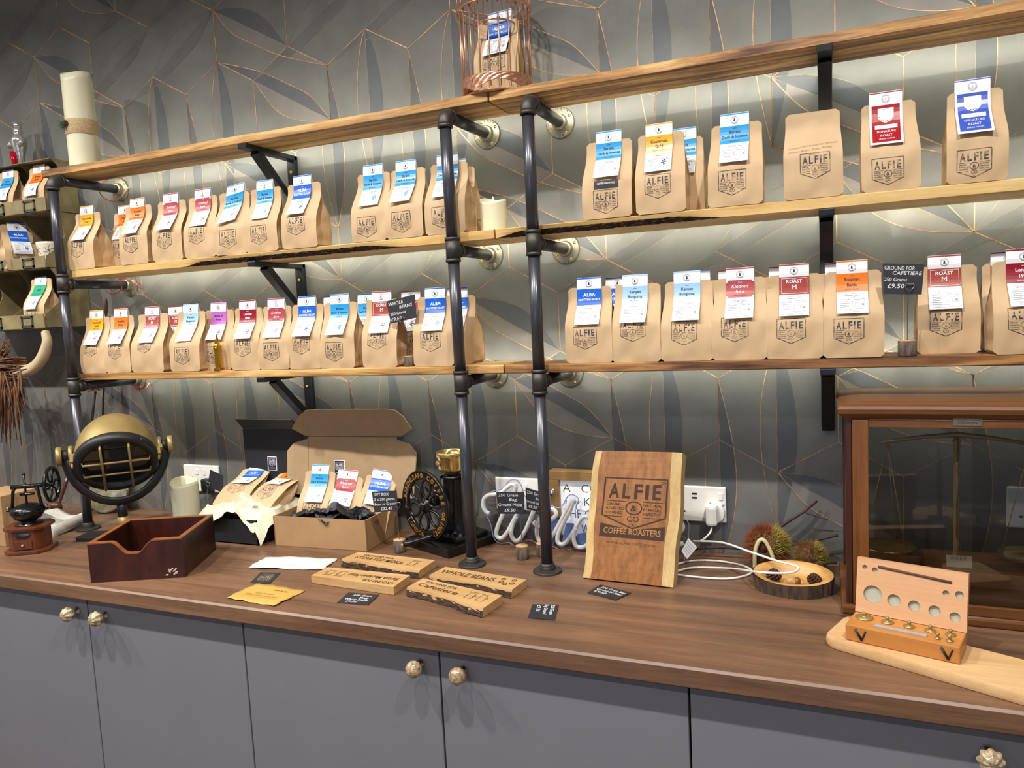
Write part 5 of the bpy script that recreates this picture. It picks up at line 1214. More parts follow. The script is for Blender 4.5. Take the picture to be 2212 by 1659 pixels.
sign_block('wooden espresso sign lying upside down towards the viewer', [(672, 1243), (850, 1268), (886, 1242), (708, 1225)], [('GROUND FOR', .05, .70, .17, .36, 0), ('Barista Machines Filter', .05, .36, .22, .60, .2)], None, flip=True, deco='cups')
sign_block('wooden whole beans sign nearest the pipe post', [(930, 1241), (1107, 1273), (1137, 1252), (962, 1224)], [('WHOLE BEANS', .05, .36, .34, .66, 0)], 'f', deco='beans')
sign_block('wooden cafetiere sign nearest the worktop edge', [(882, 1267), (1045, 1313), (1085, 1286), (914, 1249)], [('GROUND FOR', .10, .68, .17, .40, 0), ('Cafetiere', .06, .30, .28, .52, .15)], 'f', deco='cups')
# ------------------------------------------------------------------ cards and papers lying flat
def flat_card(name, label, cat, px, mat, th=.0012, P=None, ms=None, lift=.0006, group=None, wave=0.):
    ps = [HZ(u, v, 0) for u, v in px]; c = sum(ps, Vector()) / 4; t = thing(name, label, cat, (c.x, c.y, 0), group=group)
    z = lift + th; q = quad(*[Vector((p.x, p.y, z)) for p in ps])
    if wave:
        mb = MB(); mb.grid(lambda a, b: q(a, b) + Vector((.002 * math.sin(17 * b), .002 * math.sin(23 * a), wave * (.5 + .5 * math.sin(7 * a + 5 * b)))), 14, 8, 0, True); o = W(mb, 'sheet', mat, t); o.modifiers.new('thick', 'SOLIDIFY').thickness = .0006
    else: W(slab(q, th), 'sheet', mat, t)
    if P: W(printq(P(q.w, q.h), q, q.w, q.h, .0005 + wave * 1.05), 'print', ms, t)
    return t
def chalkP(lines, rot=0):
    def f(w_, h_):
        P = Print()
        for s, x, y, h, wd in lines: P.text(s, 0, 0, h * (h_ if not rot else w_), 0, 0, align='l', shear=.15, off=.01, wfix=wd * (w_ if not rot else h_))
        out = Print()
        for (s, x, y, h, wd), it in zip(lines, P.items):
            vs = it[0]; cr, sr = math.cos(rot), math.sin(rot)
            out.items.append(([(x * w_ + a * cr - b * sr, y * h_ + a * sr + b * cr) for a, b in vs], it[1], 0, 0))
        return out
    return f
flat_card('white_card', 'crinkled white greeting card lying in front of the gift boxes', 'card', [(537, 1229), (700, 1232), (731, 1208), (575, 1205)], M('white_handmade_paper', '#d8d5d2', .7, var=.03), wave=.003,
          P=lambda w_, h_: Print().line([(.2 * w_, .30 * h_), (.72 * w_, .30 * h_)], .0012, 0, 0).line([(.35 * w_, .7 * h_), (.66 * w_, .7 * h_)], .0012, 0, 0).text('with love', .5 * w_, .2 * h_, .006, 0, 0, shear=.3), ms=[mt['ink_soft']])
def bizP(w_, h_):
    P = Print(); P.join(logo(0).xf(lambda x, y: (w_ * (.20 + .60 * x), h_ * (.16 + .52 * y)))); P.text('HAND CRAFTED', .5 * w_, .80 * h_, .05 * w_, 0, 0, wfix=.55 * w_); return P
flat_card('business_card', 'black business card with a pale emblem above the yellow envelope', 'card', [(540, 1260), (583, 1262), (607, 1238), (563, 1237)], mt['slate'], th=.0006, P=bizP, ms=[M('cream_print', '#b3a488', .6)])
flat_card('yellow_envelope', 'yellow printed paper envelope at the worktop edge', 'envelope', [(489, 1294), (592, 1311), (661, 1277), (555, 1262)], M('mustard_paper', '#c09a4c', .65, var=.05, scale=12), wave=.002,
          P=lambda w_, h_: Print().text('Alfie & Co', .66 * w_, .70 * h_, .007, 0, 0).text('Artisan Roasters', .48 * w_, .46 * h_, .0055, 0, 0).text('Coffee Tasting Starter Pack', .50 * w_, .34 * h_, .0055, 0, 0, wfix=.66 * w_).line([(.16 * w_, .28 * h_), (.84 * w_, .28 * h_)], .0006, 0, 0), ms=[M('sepia_ink', '#6d4a26', .6)])
G = 'black chalk cards lying on the worktop'
flat_card('chalk_card', 'flat black chalk card beside the yellow envelope', 'chalk card', [(728, 1303), (795, 1308), (819, 1286), (753, 1281)], mt['slate'], P=chalkP([('250 Gram', .24, .70, .15, .62), ('Bag', .52, .50, .14, .3), ('Whole Beans', .12, .30, .15, .74), ('\u00a39.50', .22, .10, .14, .36)]), ms=[mt['chalk']], group=G)
flat_card('chalk_card', 'flat black chalk card turned sideways at the worktop edge', 'chalk card', [(1140, 1336), (1198, 1341), (1207, 1308), (1150, 1307)], mt['slate'], P=chalkP([('250 Gram', .74, .96, .15, .66), ('Bag Ground', .50, .97, .15, .66), ('\u00a39.50', .22, .92, .15, .44)], -PI / 2), ms=[mt['chalk']], group=G)
flat_card('chalk_card', 'flat black chalk card in front of the engraved board', 'chalk card', [(1269, 1281), (1330, 1298), (1363, 1282), (1297, 1264)], mt['slate'], P=chalkP([('250 Gram Bag', .14, .70, .16, .8), ('Ground for Filter', .10, .46, .16, .84), ('\u00a39.50', .12, .22, .16, .4)]), ms=[mt['chalk']], group=G)
# ------------------------------------------------------------------ engraved board
bl, br_, tr, tl = Vector((1.5924, -.2535, .0)), Vector((1.7959, -.2619, .0)), Vector((1.803, -.158, .2735)), Vector((1.6025, -.140, .2690))
t = thing('engraved_board', 'tall live-edge oak board engraved with the roastery emblem', 'board', (1.70, -.24, 0)); q = quad(bl + Vector((0, 0, .004)), br_ + Vector((0, 0, .004)), tr, tl)
mt['boardoak'] = wood('board_oak', [(.34, '#6a3d12'), (.46, '#82501e'), (.56, '#925d26'), (.72, '#a0692f')], 2, 10., ring=.12, stretch=30., rough=.45); mt['sap'] = wood('board_sapwood', [(.3, '#a58550'), (.6, '#c9ad76'), (.8, '#d8c08c')], 2, 9., rough=.5)
th = .030; mb = MB(); N = 20
def wobL(v): return .0045 * math.sin(5 * v + 1) + .002 * math.sin(13 * v)
def P3(u, v, d): return q(u, v) - q.n * d
vs = []; ring = lambda v: [P3(-.012 + wobL(v) * 3, v, .004), P3(.075 + wobL(v) * 4, v, 0), P3(.885 + wobL(v + 2) * 4, v, 0), P3(1.0 + wobL(v + 2) * 3, v, .004), P3(1.012 + wobL(v + 2) * 3, v, th), P3(-.015 + wobL(v) * 3, v, th)]
for i in range(N + 1): vs += ring(i / N)
for j, m_ in ((0, 1), (1, 0), (2, 1), (3, 1), (4, 0), (5, 1)):
    o_ = len(mb.v)
    mb.add(vs, [(i * 6 + j, i * 6 + (j + 1) % 6, (i + 1) * 6 + (j + 1) % 6, (i + 1) * 6 + j) for i in range(N)], m_)
mb.add(vs, [(5, 4, 3, 2, 1, 0), tuple(N * 6 + j for j in range(6))], 0)
W(mb, 'oak_plank', [mt['boardoak'], mt['sap']], t)
P = Print(); sx, sy = q.w, q.h; x0, x1 = .15 * sx, .865 * sx; y0, y1 = .40 * sy, .785 * sy
P.join(logo(0, True).xf(lambda x, y: (lerp(x0, x1, x), lerp(y0, y1, y))))
ya, yb_ = .325 * sy, .43 * sy; cy = lerp(y0, y1, .0)
P.poly([(x0 - .002, ya), (x1 + .001, ya), (x1 + .001, yb_), ((x0 + x1) / 2, cy - .003), (x0 - .002, yb_)], [(0, 1, 3, 4), (1, 2, 3)], 0, 0); P.text('COFFEE ROASTERS', (x0 + x1) / 2, ya + .0085, .0135, 1, 2, off=.02, wfix=(x1 - x0) * .90)
P.text('\u00b7 WWW.ALFIECOFFEE.CO.UK \u00b7', (x0 + x1) / 2, .275 * sy, .0058, 0, 0, wfix=(x1 - x0) * .84)
W(printq(P, q, sx, sy), 'engraving', [M('char_engraving', '#3a2418', .8), M('raised_oak_letter', '#a06a34', .6)], t)
# ------------------------------------------------------------------ unlit neon word sign on clear acrylic
t = thing('neon_sign', 'unlit white neon welcome sign on clear acrylic', 'neon sign', (1.50, -.075, 0)); yn = -.066
mt['neon'] = M('unlit_neon_tube', '#d3d3d2', .28); mt['acrylic'] = glass('clear_acrylic', (.93, .95, 1, 1)); mt['film'] = M('blue_protective_film', '#a3c9f6', .4)
def NP(x, y, dy=0): return HY(1060 + x / 7.21, 990 + y / 7.21, yn + dy)
wpath = [(-20, 860), (-75, 830), (-115, 740), (-105, 640), (-40, 580), (70, 560), (170, 530), (260, 450), (330, 410), (385, 450), (360, 560), (250, 740), (150, 960), (85, 1150), (110, 1230), (180, 1240), (260, 1150), (340, 1000), (430, 830), (500, 690)]
w2 = [(400, 900), (330, 1080), (325, 1200), (370, 1275), (430, 1280), (500, 1200), (580, 1040), (660, 840), (740, 650)]
el = [(660, 985), (740, 1060), (860, 1010), (980, 930), (1020, 860), (980, 800), (900, 790), (800, 880), (730, 1040), (720, 1180), (760, 1290), (840, 1310), (930, 1240), (1020, 1110), (1140, 890), (1230, 730), (1290, 640), (1240, 800), (1120, 1020), (1050, 1180), (1040, 1290), (1090, 1340), (1160, 1320), (1240, 1220), (1330, 1080)]
cc = [(1560, 980), (1500, 910), (1420, 930), (1330, 1060), (1290, 1210), (1320, 1350), (1400, 1390), (1500, 1350), (1640, 1200), (1800, 1010), (1950, 920)]
oo = [(1950, 920), (1880, 1000), (1850, 1150), (1900, 1290), (2010, 1310), (2110, 1200), (2130, 1040), (2060, 930), (1950, 920)]
mm = [(2130, 1040), (2240, 1010), (2290, 1060), (2250, 1280), (2330, 1090), (2420, 1010), (2450, 1090), (2410, 1300), (2480, 1100), (2580, 1010), (2600, 1110), (2580, 1260)]
ee = [(2580, 1260), (2680, 1300), (2820, 1200), (2900, 1080), (2960, 1010), (2990, 1090), (2900, 1190), (2800, 1230), (2860, 1370), (3000, 1320)]
for pth in (wpath, w2, el, cc, oo, mm, ee):
    W(MB().tube([Vector(p) for p in spline([tuple(NP(x, y, -.008)) for x, y in pth], 5)], .0056, 10), 'neon_tube', mt['neon'], t)
outline = [(-150, 760), (-120, 600), (40, 510), (200, 460), (290, 350), (390, 330), (480, 430), (560, 620), (900, 720), (1080, 770), (1200, 590), (1290, 570), (1370, 640), (1330, 780), (1500, 830), (1900, 860), (2300, 950), (2700, 940), (3050, 960), (3080, 1200), (3040, 1400), (2700, 1420), (2300, 1400), (1800, 1420), (1500, 1470), (1380, 1490), (1250, 1430), (1150, 1410), (1080, 1430), (960, 1370), (780, 1380), (680, 1300), (580, 1270), (480, 1330), (380, 1370), (280, 1310), (160, 1330), (60, 1260), (20, 1120), (-20, 980)]
oc = spline(outline + [outline[0]], 3)[:-1]; pv = [NP(x, y) for x, y in oc]; n_ = len(pv)
mb = MB(); mb.add(pv + [p + Vector((0, .004, 0)) for p in pv], [tuple(range(n_)), tuple(reversed(range(n_, 2 * n_)))] + [(k, (k + 1) % n_, n_ + (k + 1) % n_, n_ + k) for k in range(n_)]); W(mb, 'acrylic_panel', mt['acrylic'], t)
W(MB().tube(pv, .0014, 5, closed=True), 'acrylic_edge', M('acrylic_edge_tint', '#8f93b5', .15, spec=.8), t)
for pts in ([(915, 1340), (935, 900), (960, 880), (1060, 960), (1075, 1100), (980, 1350)], [(1100, 1330), (1180, 1010), (1290, 1010), (1330, 1120), (1240, 1330)], [(1320, 1440), (1350, 1180), (1480, 1150), (1520, 1440)], [(1085, 1360), (1145, 1360), (1135, 1420), (1085, 1415)]):
    mb = MB(); mb.add([NP(x, y, .0046) for x, y in pts], [tuple(range(len(pts)))]); o = W(mb, 'blue_film', mt['film'], t)
W(MB().tube([HY(1200, 1045, -.02), HY(1190, 1070, -.055)], .004, 8), 'standoff', mt['chrome'], t)
# ------------------------------------------------------------------ letter light box
t = thing('letter_light_box', 'wood-framed light box with black letters behind the neon sign', 'light box', (1.60, -.025, 0)); yb_ = -.040
xa, xb, za, zb = 1.446, 1.745, .002, .1945; fw = .024; fm = wood('light_box_frame', [(.3, '#6f5430'), (.6, '#8f7044'), (.8, '#a5875a')], 0, 9.)
for nm, c_, d_ in (('frame_rail', ((xa + xb) / 2, yb_ + .016, zb - fw / 2), (xb - xa, .032, fw)), ('frame_rail', ((xa + xb) / 2, yb_ + .016, za + fw / 2), (xb - xa, .032, fw)), ('frame_stile', (xa + fw / 2, yb_ + .016, (za + zb) / 2), (fw, .032, zb - za - 2 * fw)), ('frame_stile', (xb - fw / 2, yb_ + .016, (za + zb) / 2), (fw, .032, zb - za - 2 * fw))): W(MB().box(c_, d_), nm, fm, t, bevel=.001)
W(MB().box(((xa + xb) / 2, yb_ + .018, (za + zb) / 2), (xb - xa - 2 * fw, .010, zb - za - 2 * fw)), 'light_panel', emit('opal_panel', (.93, .95, .97, 1), .22), t)
P = Print(); xl = xa + fw + .007
for s, y, h, k_ in (('A   COFFEE', .1385, .022, 0), ('KEEPS', .104, .024, .055), ('THE GRUMPY', .072, .024, 0), ('WORLD AWAY', .034, .024, .045)): P.text(s, xl + k_, y, h, 0, 0, align='l', off=-.012, wfix=len(s) * .0155)
P.text('a day', xl + .001, .108, .014, 0, 0, align='l', shear=.4, off=-.01, wfix=.045)
mb = MB(); P.put(mb, lambda x, z, l: (x, yb_ + .0125, z)); W(mb, 'black_letters', mt['ink'], t)
# ------------------------------------------------------------------ phone charger and cable
t = thing('usb_charger', 'white charger plug with looping white cable', 'charger', HY(1540, 1110, -.012)); wm = mt['white']
c0 = HY(1538, 1112, -.030); W(MB().box(tuple(c0), (.028, .034, .050)), 'plug_body', wm, t, bevel=.008); W(MB().lathe([(.024, 0), (.024, .010), (.022, .012)], 24, 0, frame((c0.x + .004, -.0095, c0.z), (1, 0, 0), (0, -1, 0))), 'plug_base', wm, t, bevel=.002)
cab = [HY(1538, 1138, -.03), HY(1533, 1152, -.05), HY(1515, 1168, -.06)] + [HZ(u, v, .004 + dz) if dz is not None else HY(u, v, -.07 - .0006 * (u - 1500)) for u, v, dz in ((1500, 1169, None), (1560, 1172, None), (1620, 1192, None), (1680, 1212, .046), (1718, 1222, .046), (1724, 1231, .046), (1700, 1238, .046), (1640, 1236, .044), (1580, 1228, 0), (1500, 1226, 0), (1462, 1234, 0))]
W(MB().tube([Vector(p) for p in spline([tuple(p) for p in cab], 7)], .0024, 8), 'cable', wm, t)
cab2 = [HZ(u, v, .003) for u, v in ((1455, 1222), (1490, 1212), (1540, 1211), (1590, 1218), (1622, 1230), (1615, 1242), (1570, 1250), (1500, 1246), (1455, 1240))]
W(MB().tube([Vector(p) for p in spline([tuple(p) for p in cab2], 7)], .0024, 8), 'cable_loop', wm, t)
t = thing('cable_label', 'white paper label tied to the cable beside the board', 'label', HZ(1480, 1215)); q_ = quad(HY(1472, 1190, -.10), HY(1484, 1208, -.11), HY(1506, 1182, -.09), HY(1487, 1162, -.08)); W(slab(q_, .0008), 'paper', mt['card'], t)
P = Print()
for i in range(5): P.line([(.15 * q_.w, (.2 + .15 * i) * q_.h), (.85 * q_.w, (.2 + .15 * i) * q_.h)], .0009, 0, 0)
W(printq(P, q_, q_.w, q_.h), 'print', mt['ink_soft'], t); W(MB().tube([q_(.5, .02), HZ(1480, 1216, .003)], .0008, 5), 'tie', wm, t)
# ------------------------------------------------------------------ chestnut husks on a bare branch
def husk(label, c, r, split, seed, col):
    t = thing('chestnut_husk', label, 'chestnut husk', (c.x, c.y, 0), group='spiky chestnut husks'); rr = random.Random(seed); mb = MB(); cz = r * .96
    W(MB().sphere((c.x, c.y, cz), r * .78, 18, 12), 'shell', M('husk_core%d' % seed, '#5a3a1c', .8), t)
    for k in range(2200):
        d = Vector((rr.gauss(0, 1), rr.gauss(0, 1), rr.gauss(0, 1))).normalized()
        if split and d.y < -.30 and abs(d.x + .15) < .42 and -.75 < d.z < .62: continue
        o = Vector((c.x, c.y, cz)) + d * r * .74; e = d * r * rr.uniform(.24, .36) + Vector((rr.uniform(-1, 1), rr.uniform(-1, 1), rr.uniform(-1, 1))) * r * .10
        if (o + e).z < .001: continue
        p_ = d.orthogonal().normalized() * r * .016; s_ = d.cross(p_.normalized()) * r * .016; n0 = len(mb.v)
        mb.add([o + p_, o - p_ * .5 + s_, o - p_ * .5 - s_, o + e], [(0, 1, 3), (1, 2, 3), (2, 0, 3)], 1 if d.x > .25 and d.z > -.2 else 0)
    W(mb, 'spines', [M('spines_brown%d' % seed, col, .6), M('spines_yellow%d' % seed, '#9a8a3c', .6)], t)['kind'] = 'stuff'
    if split:
        f = Vector((c.x - r * .10, c.y - r * .72, cz - r * .06)); ch_ = M('glossy_chestnut', '#3a1a12', .12)
        arch = [(f.x - r * .36, f.y - .002, cz - r * .80), (f.x - r * .34, f.y - .004, cz - r * .1), (f.x - r * .18, f.y - .004, cz + r * .42), (f.x + r * .02, f.y - .004, cz + r * .5), (f.x + r * .22, f.y - .004, cz + r * .2), (f.x + r * .40, f.y - .004, cz - r * .3), (f.x + r * .44, f.y, cz - r * .72)]
        W(MB().tube([Vector(p) for p in spline(arch, 5)], r * .085, 8), 'husk_lip', M('pale_husk_lining', '#c9c08a', .6), t)
        for dz in (.12, -.38): W(MB().sphere((f.x + .001, f.y + r * .08, cz + r * dz), (r * .26, r * .18, r * .28), 16, 12), 'chestnut', ch_, t)
husk('large russet chestnut husk split open to show the nuts', Vector((1.972, -.078, 0)), .052, True, 1, '#8a4a2a'); husk('small yellowish closed chestnut husk by the balance case', Vector((2.062, -.095, 0)), .038, False, 2, '#7d5a2c')
t = thing('bare_branch', 'bare reddish branch lying along the wall behind the husks', 'branch', HZ(1620, 1185)); bm = M('branch_bark', '#4a3030', .7, c2='#2c1c1c', scale=60)
def br(pts, r0, r1): W(MB().tube([Vector(p) for p in spline([tuple(p) for p in pts], 5)], [lerp(r0, r1, i / ((len(pts) - 1) * 5)) for i in range((len(pts) - 1) * 5 + 1)], 8), 'twig', bm, t)
br([HY(1500, 1185, -.05), HY(1560, 1182, -.045), HY(1620, 1186, -.040), HY(1690, 1180, -.035), HY(1740, 1172, -.03), HY(1810, 1156, -.03)], .0042, .003); br([HY(1670, 1150, -.04), HY(1700, 1128, -.035), HY(1735, 1106, -.03), HY(1765, 1082, -.02)], .0042, .003); br([HY(1620, 1186, -.04), HY(1650, 1170, -.04), HY(1670, 1150, -.04)], .0038, .0042)
br([HY(1735, 1106, -.03), HY(1752, 1112, -.03), HY(1790, 1124, -.02)], .0016, .0009); br([HY(1720, 1200, -.05), HY(1760, 1213, -.05), HY(1808, 1216, -.04)], .004, .003); br([HY(1760, 1180, -.04), HY(1757, 1160, -.04)], .002, .0006)
# ------------------------------------------------------------------ log-slice dish with cones and acorn
dc = Vector((2.030, -.195, 0)); t = thing('log_slice_dish', 'shallow dish cut from a bark-edged log slice', 'dish', dc); rx_, ry_ = .079, .062
rr = random.Random(5); mb = MB(); bump = [rr.uniform(-.0018, .0018) for _ in range(64)]
mb.grid(lambda u, v: ((rx_ - .004 + .004 * v + bump[int(u * 64) % 64]) * math.cos(2 * PI * u), (ry_ - .003 + .003 * v + bump[int(u * 64) % 64]) * math.sin(2 * PI * u), lerp(0, .034, v) + .006 * math.sin(2 * PI * u) * v), 64, 8, 0, False, wrapu=True); mb.build('bark_rim', mt['logbark_dark'] if 'logbark_dark' in mt else M('dark_log_bark', '#5b4636', .9, c2='#2e221a', scale=90, bump=.9, stretch=(1, 1, .3)), t)
mb = MB(); mb.grid(lambda u, v: (lerp(rx_ - .001, 0, v) * math.cos(2 * PI * u), lerp(ry_ - .001, 0, v) * math.sin(2 * PI * u), .034 + .006 * math.sin(2 * PI * u) * (1 - v) - .020 * sstep(.12, .45, v)), 48, 14, 0, True, wrapu=True); mb.build('hollowed_wood', wood('dish_wood', [(.3, '#b98445'), (.6, '#d0a162'), (.8, '#dbb67c')], 0, 8.), t)
def cone(label, p, sz_):
    t = thing('alder_cone', label, 'cone', p, group='small brown cones in the log dish'); mb = MB()
    for k in range(70):
        q = k / 69; a = k * 2.399; r_ = sz_ * math.sin(PI * (.1 + .82 * q)); mb.sphere((r_ * math.cos(a), r_ * math.sin(a), sz_ * (.15 + 1.9 * q) * .9), (sz_ * .24, sz_ * .24, sz_ * .15), 6, 4)
    mb.build('scales', M('cone_scales', '#4a2616', .7), t)['kind'] = 'stuff'; MB().sphere((0, 0, sz_ * .95), (sz_ * .8, sz_ * .8, sz_ * .9), 10, 8).build('core', M('cone_core', '#2e1810', .8), t)
cone('brown cone in the log dish nearest the board', Vector((1.993, -.202, .015)), .0135); cone('brown cone in the log dish nearest the balance case', Vector((2.071, -.204, .015)), .0125)
t = thing('wooden_acorn', 'pale wooden acorn lying in the log dish', 'acorn', (2.030, -.212, .022)); MB().sphere((0, 0, 0), (.0135, .0085, .008), 16, 10).build('nut', mt['signwood'], t); MB().sphere((.009, 0, .001), (.007, .0092, .0088), 14, 10).build('cup', mt['boardoak'], t)
t = thing('glass_pebble', 'green glass pebble in the log dish', 'pebble', (2.046, -.230, .018)); MB().sphere((0, 0, 0), (.0085, .0075, .005), 14, 10).build('pebble', M('green_glass', '#7d8a68', .06, spec=.8), t)
# ------------------------------------------------------------------ balance in a glazed mahogany case
mt['casefloor'] = wood('case_floor_wood', [(.3, '#6b4424'), (.6, '#8f6237'), (.8, '#a37846')], 0, 8., rough=.4)
X0c, X1c, Y0c, Y1c, H_ = 2.1285, 2.600, -.296, -.050, .385
mah = wood('mahogany_case', [(.3, '#46280f'), (.5, '#69401f'), (.65, '#7c4f29'), (.82, '#8c5d33')], 0, 8., rough=.32, coat=.3); mahv = wood('mahogany_upright', [(.3, '#4f2d13'), (.5, '#744720'), (.7, '#8a5729')], 2, 8., rough=.32, coat=.3); dkm = wood('dark_mahogany', [(.3, '#2a130b'), (.7, '#4a2414')], 2, 8., rough=.3, coat=.3)
t = thing('balance_case', 'glazed mahogany case enclosing the brass balance', 'balance case', (X0c, Y0c, 0)); xm, ym = (X0c + X1c) / 2, (Y0c + Y1c) / 2
cor = [(-.002, .030), (-.006, .034), (-.012, .040), (-.013, .048), (-.009, .053), (.004, .0555), (.020, .0570), (.030, .0585), (.034, .0585)]
mb = MB(); vs = []
for (d, z) in [(0, .028)] + cor: vs += [(X0c + d, Y0c + d, H_ - .034 + z - .028 + .02), (X1c - d, Y0c + d, H_ - .034 + z - .028 + .02), (X1c - d, Y1c, H_ - .034 + z - .028 + .02), (X0c + d, Y1c, H_ - .034 + z - .028 + .02)]
k_ = len(cor) + 1; mb.add(vs, [(4 * i + j, 4 * i + (j + 1) % 4, 4 * i + 4 + (j + 1) % 4, 4 * i + 4 + j) for i in range(k_ - 1) for j in range(4)] + [tuple(4 * (k_ - 1) + j for j in range(4)), (3, 2, 1, 0)], 0, False); W(mb, 'cornice', wood('cornice_mahogany', [(.3, '#46280f'), (.5, '#69401f'), (.65, '#7c4f29'), (.82, '#8c5d33')], 0, 8., rough=.45), t)
W(MB().box((xm, Y0c + .006, H_ - .008), (X1c - X0c, .012, .014)), 'frieze', dkm, t)
W(MB().box((X0c + .0255, Y0c + .004, .196), (.027, .016, .350)), 'door_stile', mahv, t, bevel=.0012); W(MB().box((X1c - .0255, Y0c + .004, .196), (.027, .016, .350)), 'door_stile', mahv, t, bevel=.0012)
W(MB().box((xm, Y0c + .004, H_ - .0205), (X1c - X0c - .078, .014, .015)), 'door_rail', mah, t, bevel=.001); W(MB().box((xm, Y0c + .004, .0275), (X1c - X0c - .078, .014, .018)), 'door_rail', mah, t, bevel=.001)
for x in (X0c + .006, X1c - .006):
    for y in (Y0c + .012, Y1c - .010): W(MB().box((x, y, .197), (.012, .020, .358)), 'corner_post', dkm, t, bevel=.002)
mb = MB(); mb.box((xm, ym, .009), (X1c - X0c + .018, Y1c - Y0c + .018, .018)); W(mb, 'plinth', mah, t, bevel=.005); W(MB().box((xm, ym + .006, .032), (X1c - X0c - .026, Y1c - Y0c - .040, .028)), 'case_floor', mt['casefloor'], t)
W(MB().box((xm + .045, ym + .012, .060), (X1c - X0c - .20, .13, .028)), 'balance_platform', mt['casefloor'], t, bevel=.001)
mt['casglass'] = glass('case_glass', (.93, .93, .93, 1))
W(MB().box((xm, Y0c + .005, .196), (X1c - X0c - .078, .003, .322)), 'front_pane', mt['casglass'], t); W(MB().box((X0c + .006, ym, .192), (.003, Y1c - Y0c - .04, .330)), 'side_pane', mt['casglass'], t); W(MB().box((X1c - .006, ym, .192), (.003, Y1c - Y0c - .04, .330)), 'side_pane', mt['casglass'], t); W(MB().box((xm, Y1c - .006, .192), (X1c - X0c - .03, .003, .330)), 'rear_pane', mt['casglass'], t)
pn = HY(2090, 912, Y0c - .003); q_ = quad(*[Vector((pn.x + a, Y0c - .0046, pn.z + b)) for a, b in ((-.022, -.006), (.022, -.006), (.022, .007), (-.022, .007))]); W(slab(q_, .0012), 'maker_plate', mt['zinc'], t); P = Print(); P.text('LONDON', q_.w / 2, .0035, .004, 0, 0, wfix=.028); W(printq(P, q_, q_.w, q_.h), 'plate_lettering', mt['ink'], t)
# the balance itself
px_ = HY(2065, 1190, -.17).x; yb_ = -.170; t = thing('brass_balance', 'antique brass beam balance inside the glazed case', 'balance', (px_, yb_, .0745)); bb = mt['gold']
MB().lathe([(.016, 0), (.014, .004), (.007, .008), (.0055, .020), (.0055, .232), (.008, .238), (.004, .244)], 20).build('pillar', bb, t)
MB().tube([(-.13, 0, .232), (-.06, 0, .244), (0, 0, .250), (.06, 0, .244), (.13, 0, .232)], [.003, .004, .0055, .004, .003], 8).build('beam', bb, t)
MB().tube([(0, -.008, .244), (0, -.009, .05)], .0012, 6).build('pointer', mt['chrome'], t)
for s in (-1, 1):
    xc = s * .118; mb = MB()
    for a in (-.9, 1.2, 3.3): mb.tube([(xc, 0, .230), (xc + .046 * math.cos(a), .040 * math.sin(a), .022)], .0009, 5)
    mb.build('pan_wires', bb, t); MB().lathe([(0, .012), (.030, .013), (.046, .019), (.050, .024), (.049, .025), (.030, .0155), (0, .0145)], 36, 0, T((xc, 0, 0))).build('weighing_pan', mt['brass'], t)
mb = MB(); q_ = quad((-.020, -.034, .0), (.022, -.034, .0), (.022, -.031, .022), (-.020, -.031, .022)); slab(q_, .002, mb); mb.build('ivory_scale', M('ivory', '#cfc7b0', .5), t)
P = Print()
for i in range(15): P.line([(.006 + i * .0021, .014), (.006 + i * .0021, .021)], .0005, 0, 0)
mb = printq(P, q_, q_.w, q_.h); mb.build('scale_marks', mt['ink'], t)
# ------------------------------------------------------------------ pale serving board and weight set
t = thing('serving_board', 'pale beech board with rounded end under the weight set', 'board', (2.25, -.46, 0)); top = .020
a_, b_, c_, d_ = HZ(1778, 1372, top), HZ(1828, 1327, top), HZ(2330, 1455, top), HZ(2290, 1520, top)
def rc(p, pa, pb, r, n=6):
    "rounded corner at p"
    u = (pa - p).normalized(); v = (pb - p).normalized(); A_, B_ = p + u * r, p + v * r
    return [((1 - s) ** 2 * A_ + 2 * s * (1 - s) * p + s * s * B_) for s in [i / n for i in range(n + 1)]]
poly = rc(a_, d_, b_, .022) + rc(b_, a_, c_, .022) + rc(c_, b_, d_, .02) + rc(d_, c_, a_, .02)
ctr = sum(poly, Vector()) / len(poly); mb = MB()
lay = [(1.0, .004), (1.006, .008), (1.006, .013), (1.0, .018), (.985, .020)]; n_ = len(poly); vs = []
for s, z in [(.985, .001)] + lay: vs += [Vector((*(ctr + (p - ctr) * s).xy, z)) for p in poly]
K = len(lay) + 1; mb.add(vs, [(i * n_ + j, i * n_ + (j + 1) % n_, (i + 1) * n_ + (j + 1) % n_, (i + 1) * n_ + j) for i in range(K - 1) for j in range(n_)], 0, True); mb.add(vs, [tuple((K - 1) * n_ + j for j in range(n_)), tuple(reversed(range(n_)))], 0)
W(mb, 'beech_board', wood('beech', [(.3, '#b98f5e'), (.5, '#cda674'), (.75, '#dcbd90')], 0, 7., rough=.5, bump=.05), t)
A_ = HZ(1826, 1382, top); B_ = HZ(2074, 1437, top); xd = (B_ - A_); xd.z = 0; Wd = xd.length; yaw = math.atan2(xd.y, xd.x)
t = thing('weight_set_box', 'open beech box of small brass balance weights', 'weight box', (A_.x, A_.y, top + .0003), (0, 0, yaw)); bw = wood('amber_beech', [(.3, '#a5672c'), (.6, '#bd8040'), (.8, '#cc9450')], 0, 8., rough=.4); lw = wood('pink_beech', [(.3, '#c39066'), (.6, '#d2a47a'), (.8, '#dbb48c')], 0, 8., rough=.5)
Dp, Hh = .062, .028; MB().box((Wd / 2, Dp / 2, Hh / 2), (Wd, Dp, Hh)).build('box_base', bw, t, bevel=.002)
lid_h = .094; tilt = .20; LM = T((0, Dp - .001, Hh + .0005), rx=-tilt)    # lid plane: x along, z up
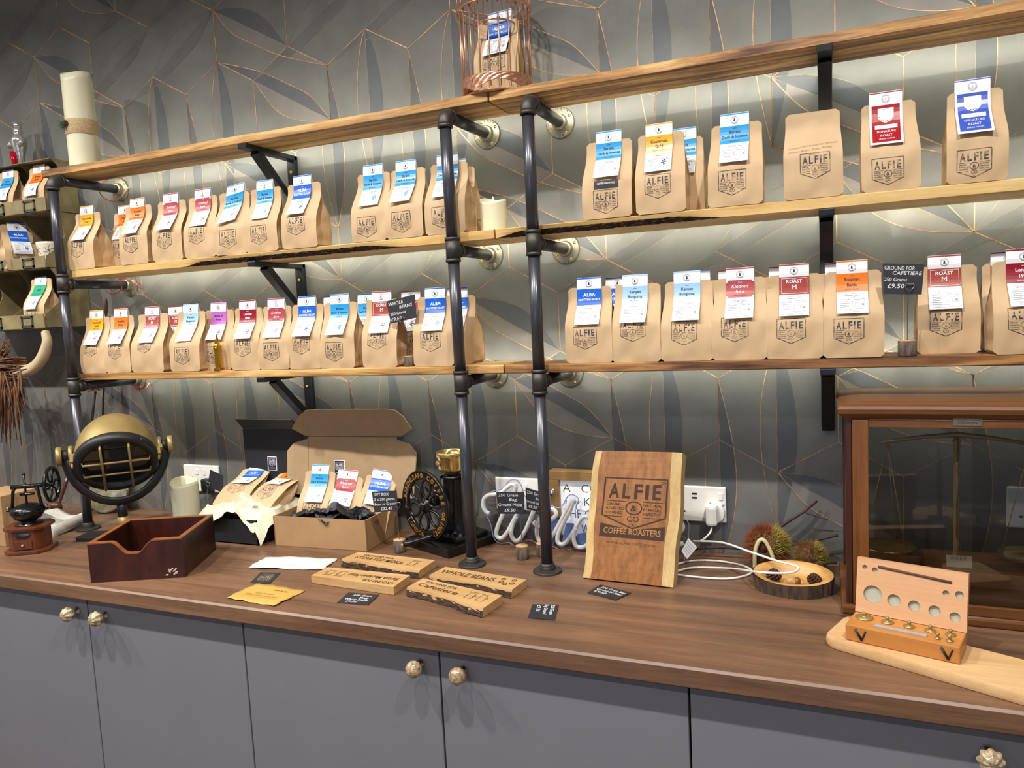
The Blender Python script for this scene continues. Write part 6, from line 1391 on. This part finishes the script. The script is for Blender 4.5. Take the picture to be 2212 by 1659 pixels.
lid = MB().box((Wd / 2, .008, lid_h / 2), (Wd, .014, lid_h), 0, LM).build('lid', lw, t); cut = MB()
fel = M('grey_felt', '#a9aa98', .9); dk = M('recess_shade', '#5a4030', .8)
for x, z, r_ in ((.16, .034, .0150), (.36, .030, .0105), (.545, .027, .0092), (.725, .025, .0092), (.90, .021, .0082), (.075, .078, .0042), (.17, .076, .0046), (.815, .057, .0048), (.93, .058, .0062)):
    F_ = LM @ frame((x * Wd, .0009, z), (1, 0, 0), (0, -1, 0)); mb = MB(); cut.lathe([(r_, -.0055), (r_, .003)], 28, 0, F_, smooth=False); mb.lathe([(r_ * .97, -.0050), (0, -.0050)], 28, 1, F_, cap=False); mb.build('felt_recess', [dk, fel], t)
carve(lid, cut)
MB().tube([LM @ Vector((.20 * Wd, .0005, .083)), LM @ Vector((.86 * Wd, .0005, .076))], .0022, 8).build('tweezer_groove', dk, t)
for x, r_ in ((.12, .0145), (.335, .0100), (.53, .0088), (.715, .0088), (.885, .0080), (.80, .0046), (.90, .0056)):
    y = Dp * (.66 if r_ > .007 else .26); g = thing('brass_weight', 'brass weight, %s from the hinge end of the open box' % {.12: 'largest and first', .335: 'second', .53: 'third', .715: 'fourth', .885: 'fifth', .80: 'smallest front one', .90: 'second front one'}[x], 'weight', T((A_.x, A_.y, top + Hh + .0006), rz=yaw) @ Vector((x * Wd, y, 0)), group='brass balance weights')
    MB().lathe([(r_, 0), (r_, .0012), (r_ * .3, .0016), (.0018, .004), (.0034, .0068), (.0034, .0088), (.0012, .0105)], 22).build('weight_body', bb, g)
MB().box((.48 * Wd, Dp * .27, Hh + .0009), (.46 * Wd, .009, .0014)).build('acrylic_cover', M('clear_strip', '#9aa0a8', .1, spec=.9), t)
for x in (.13, .88):
    mb = MB(); mb.tube([(x * Wd - .006, -.0008, Hh - .005), (x * Wd + .004, -.0012, .006)], .0022, 8, flat=.5); mb.tube([(x * Wd + .010, -.0008, Hh - .006), (x * Wd + .004, -.0012, .004)], .0018, 8, flat=.5); mb.build('hook_latch', mt['black'], t)
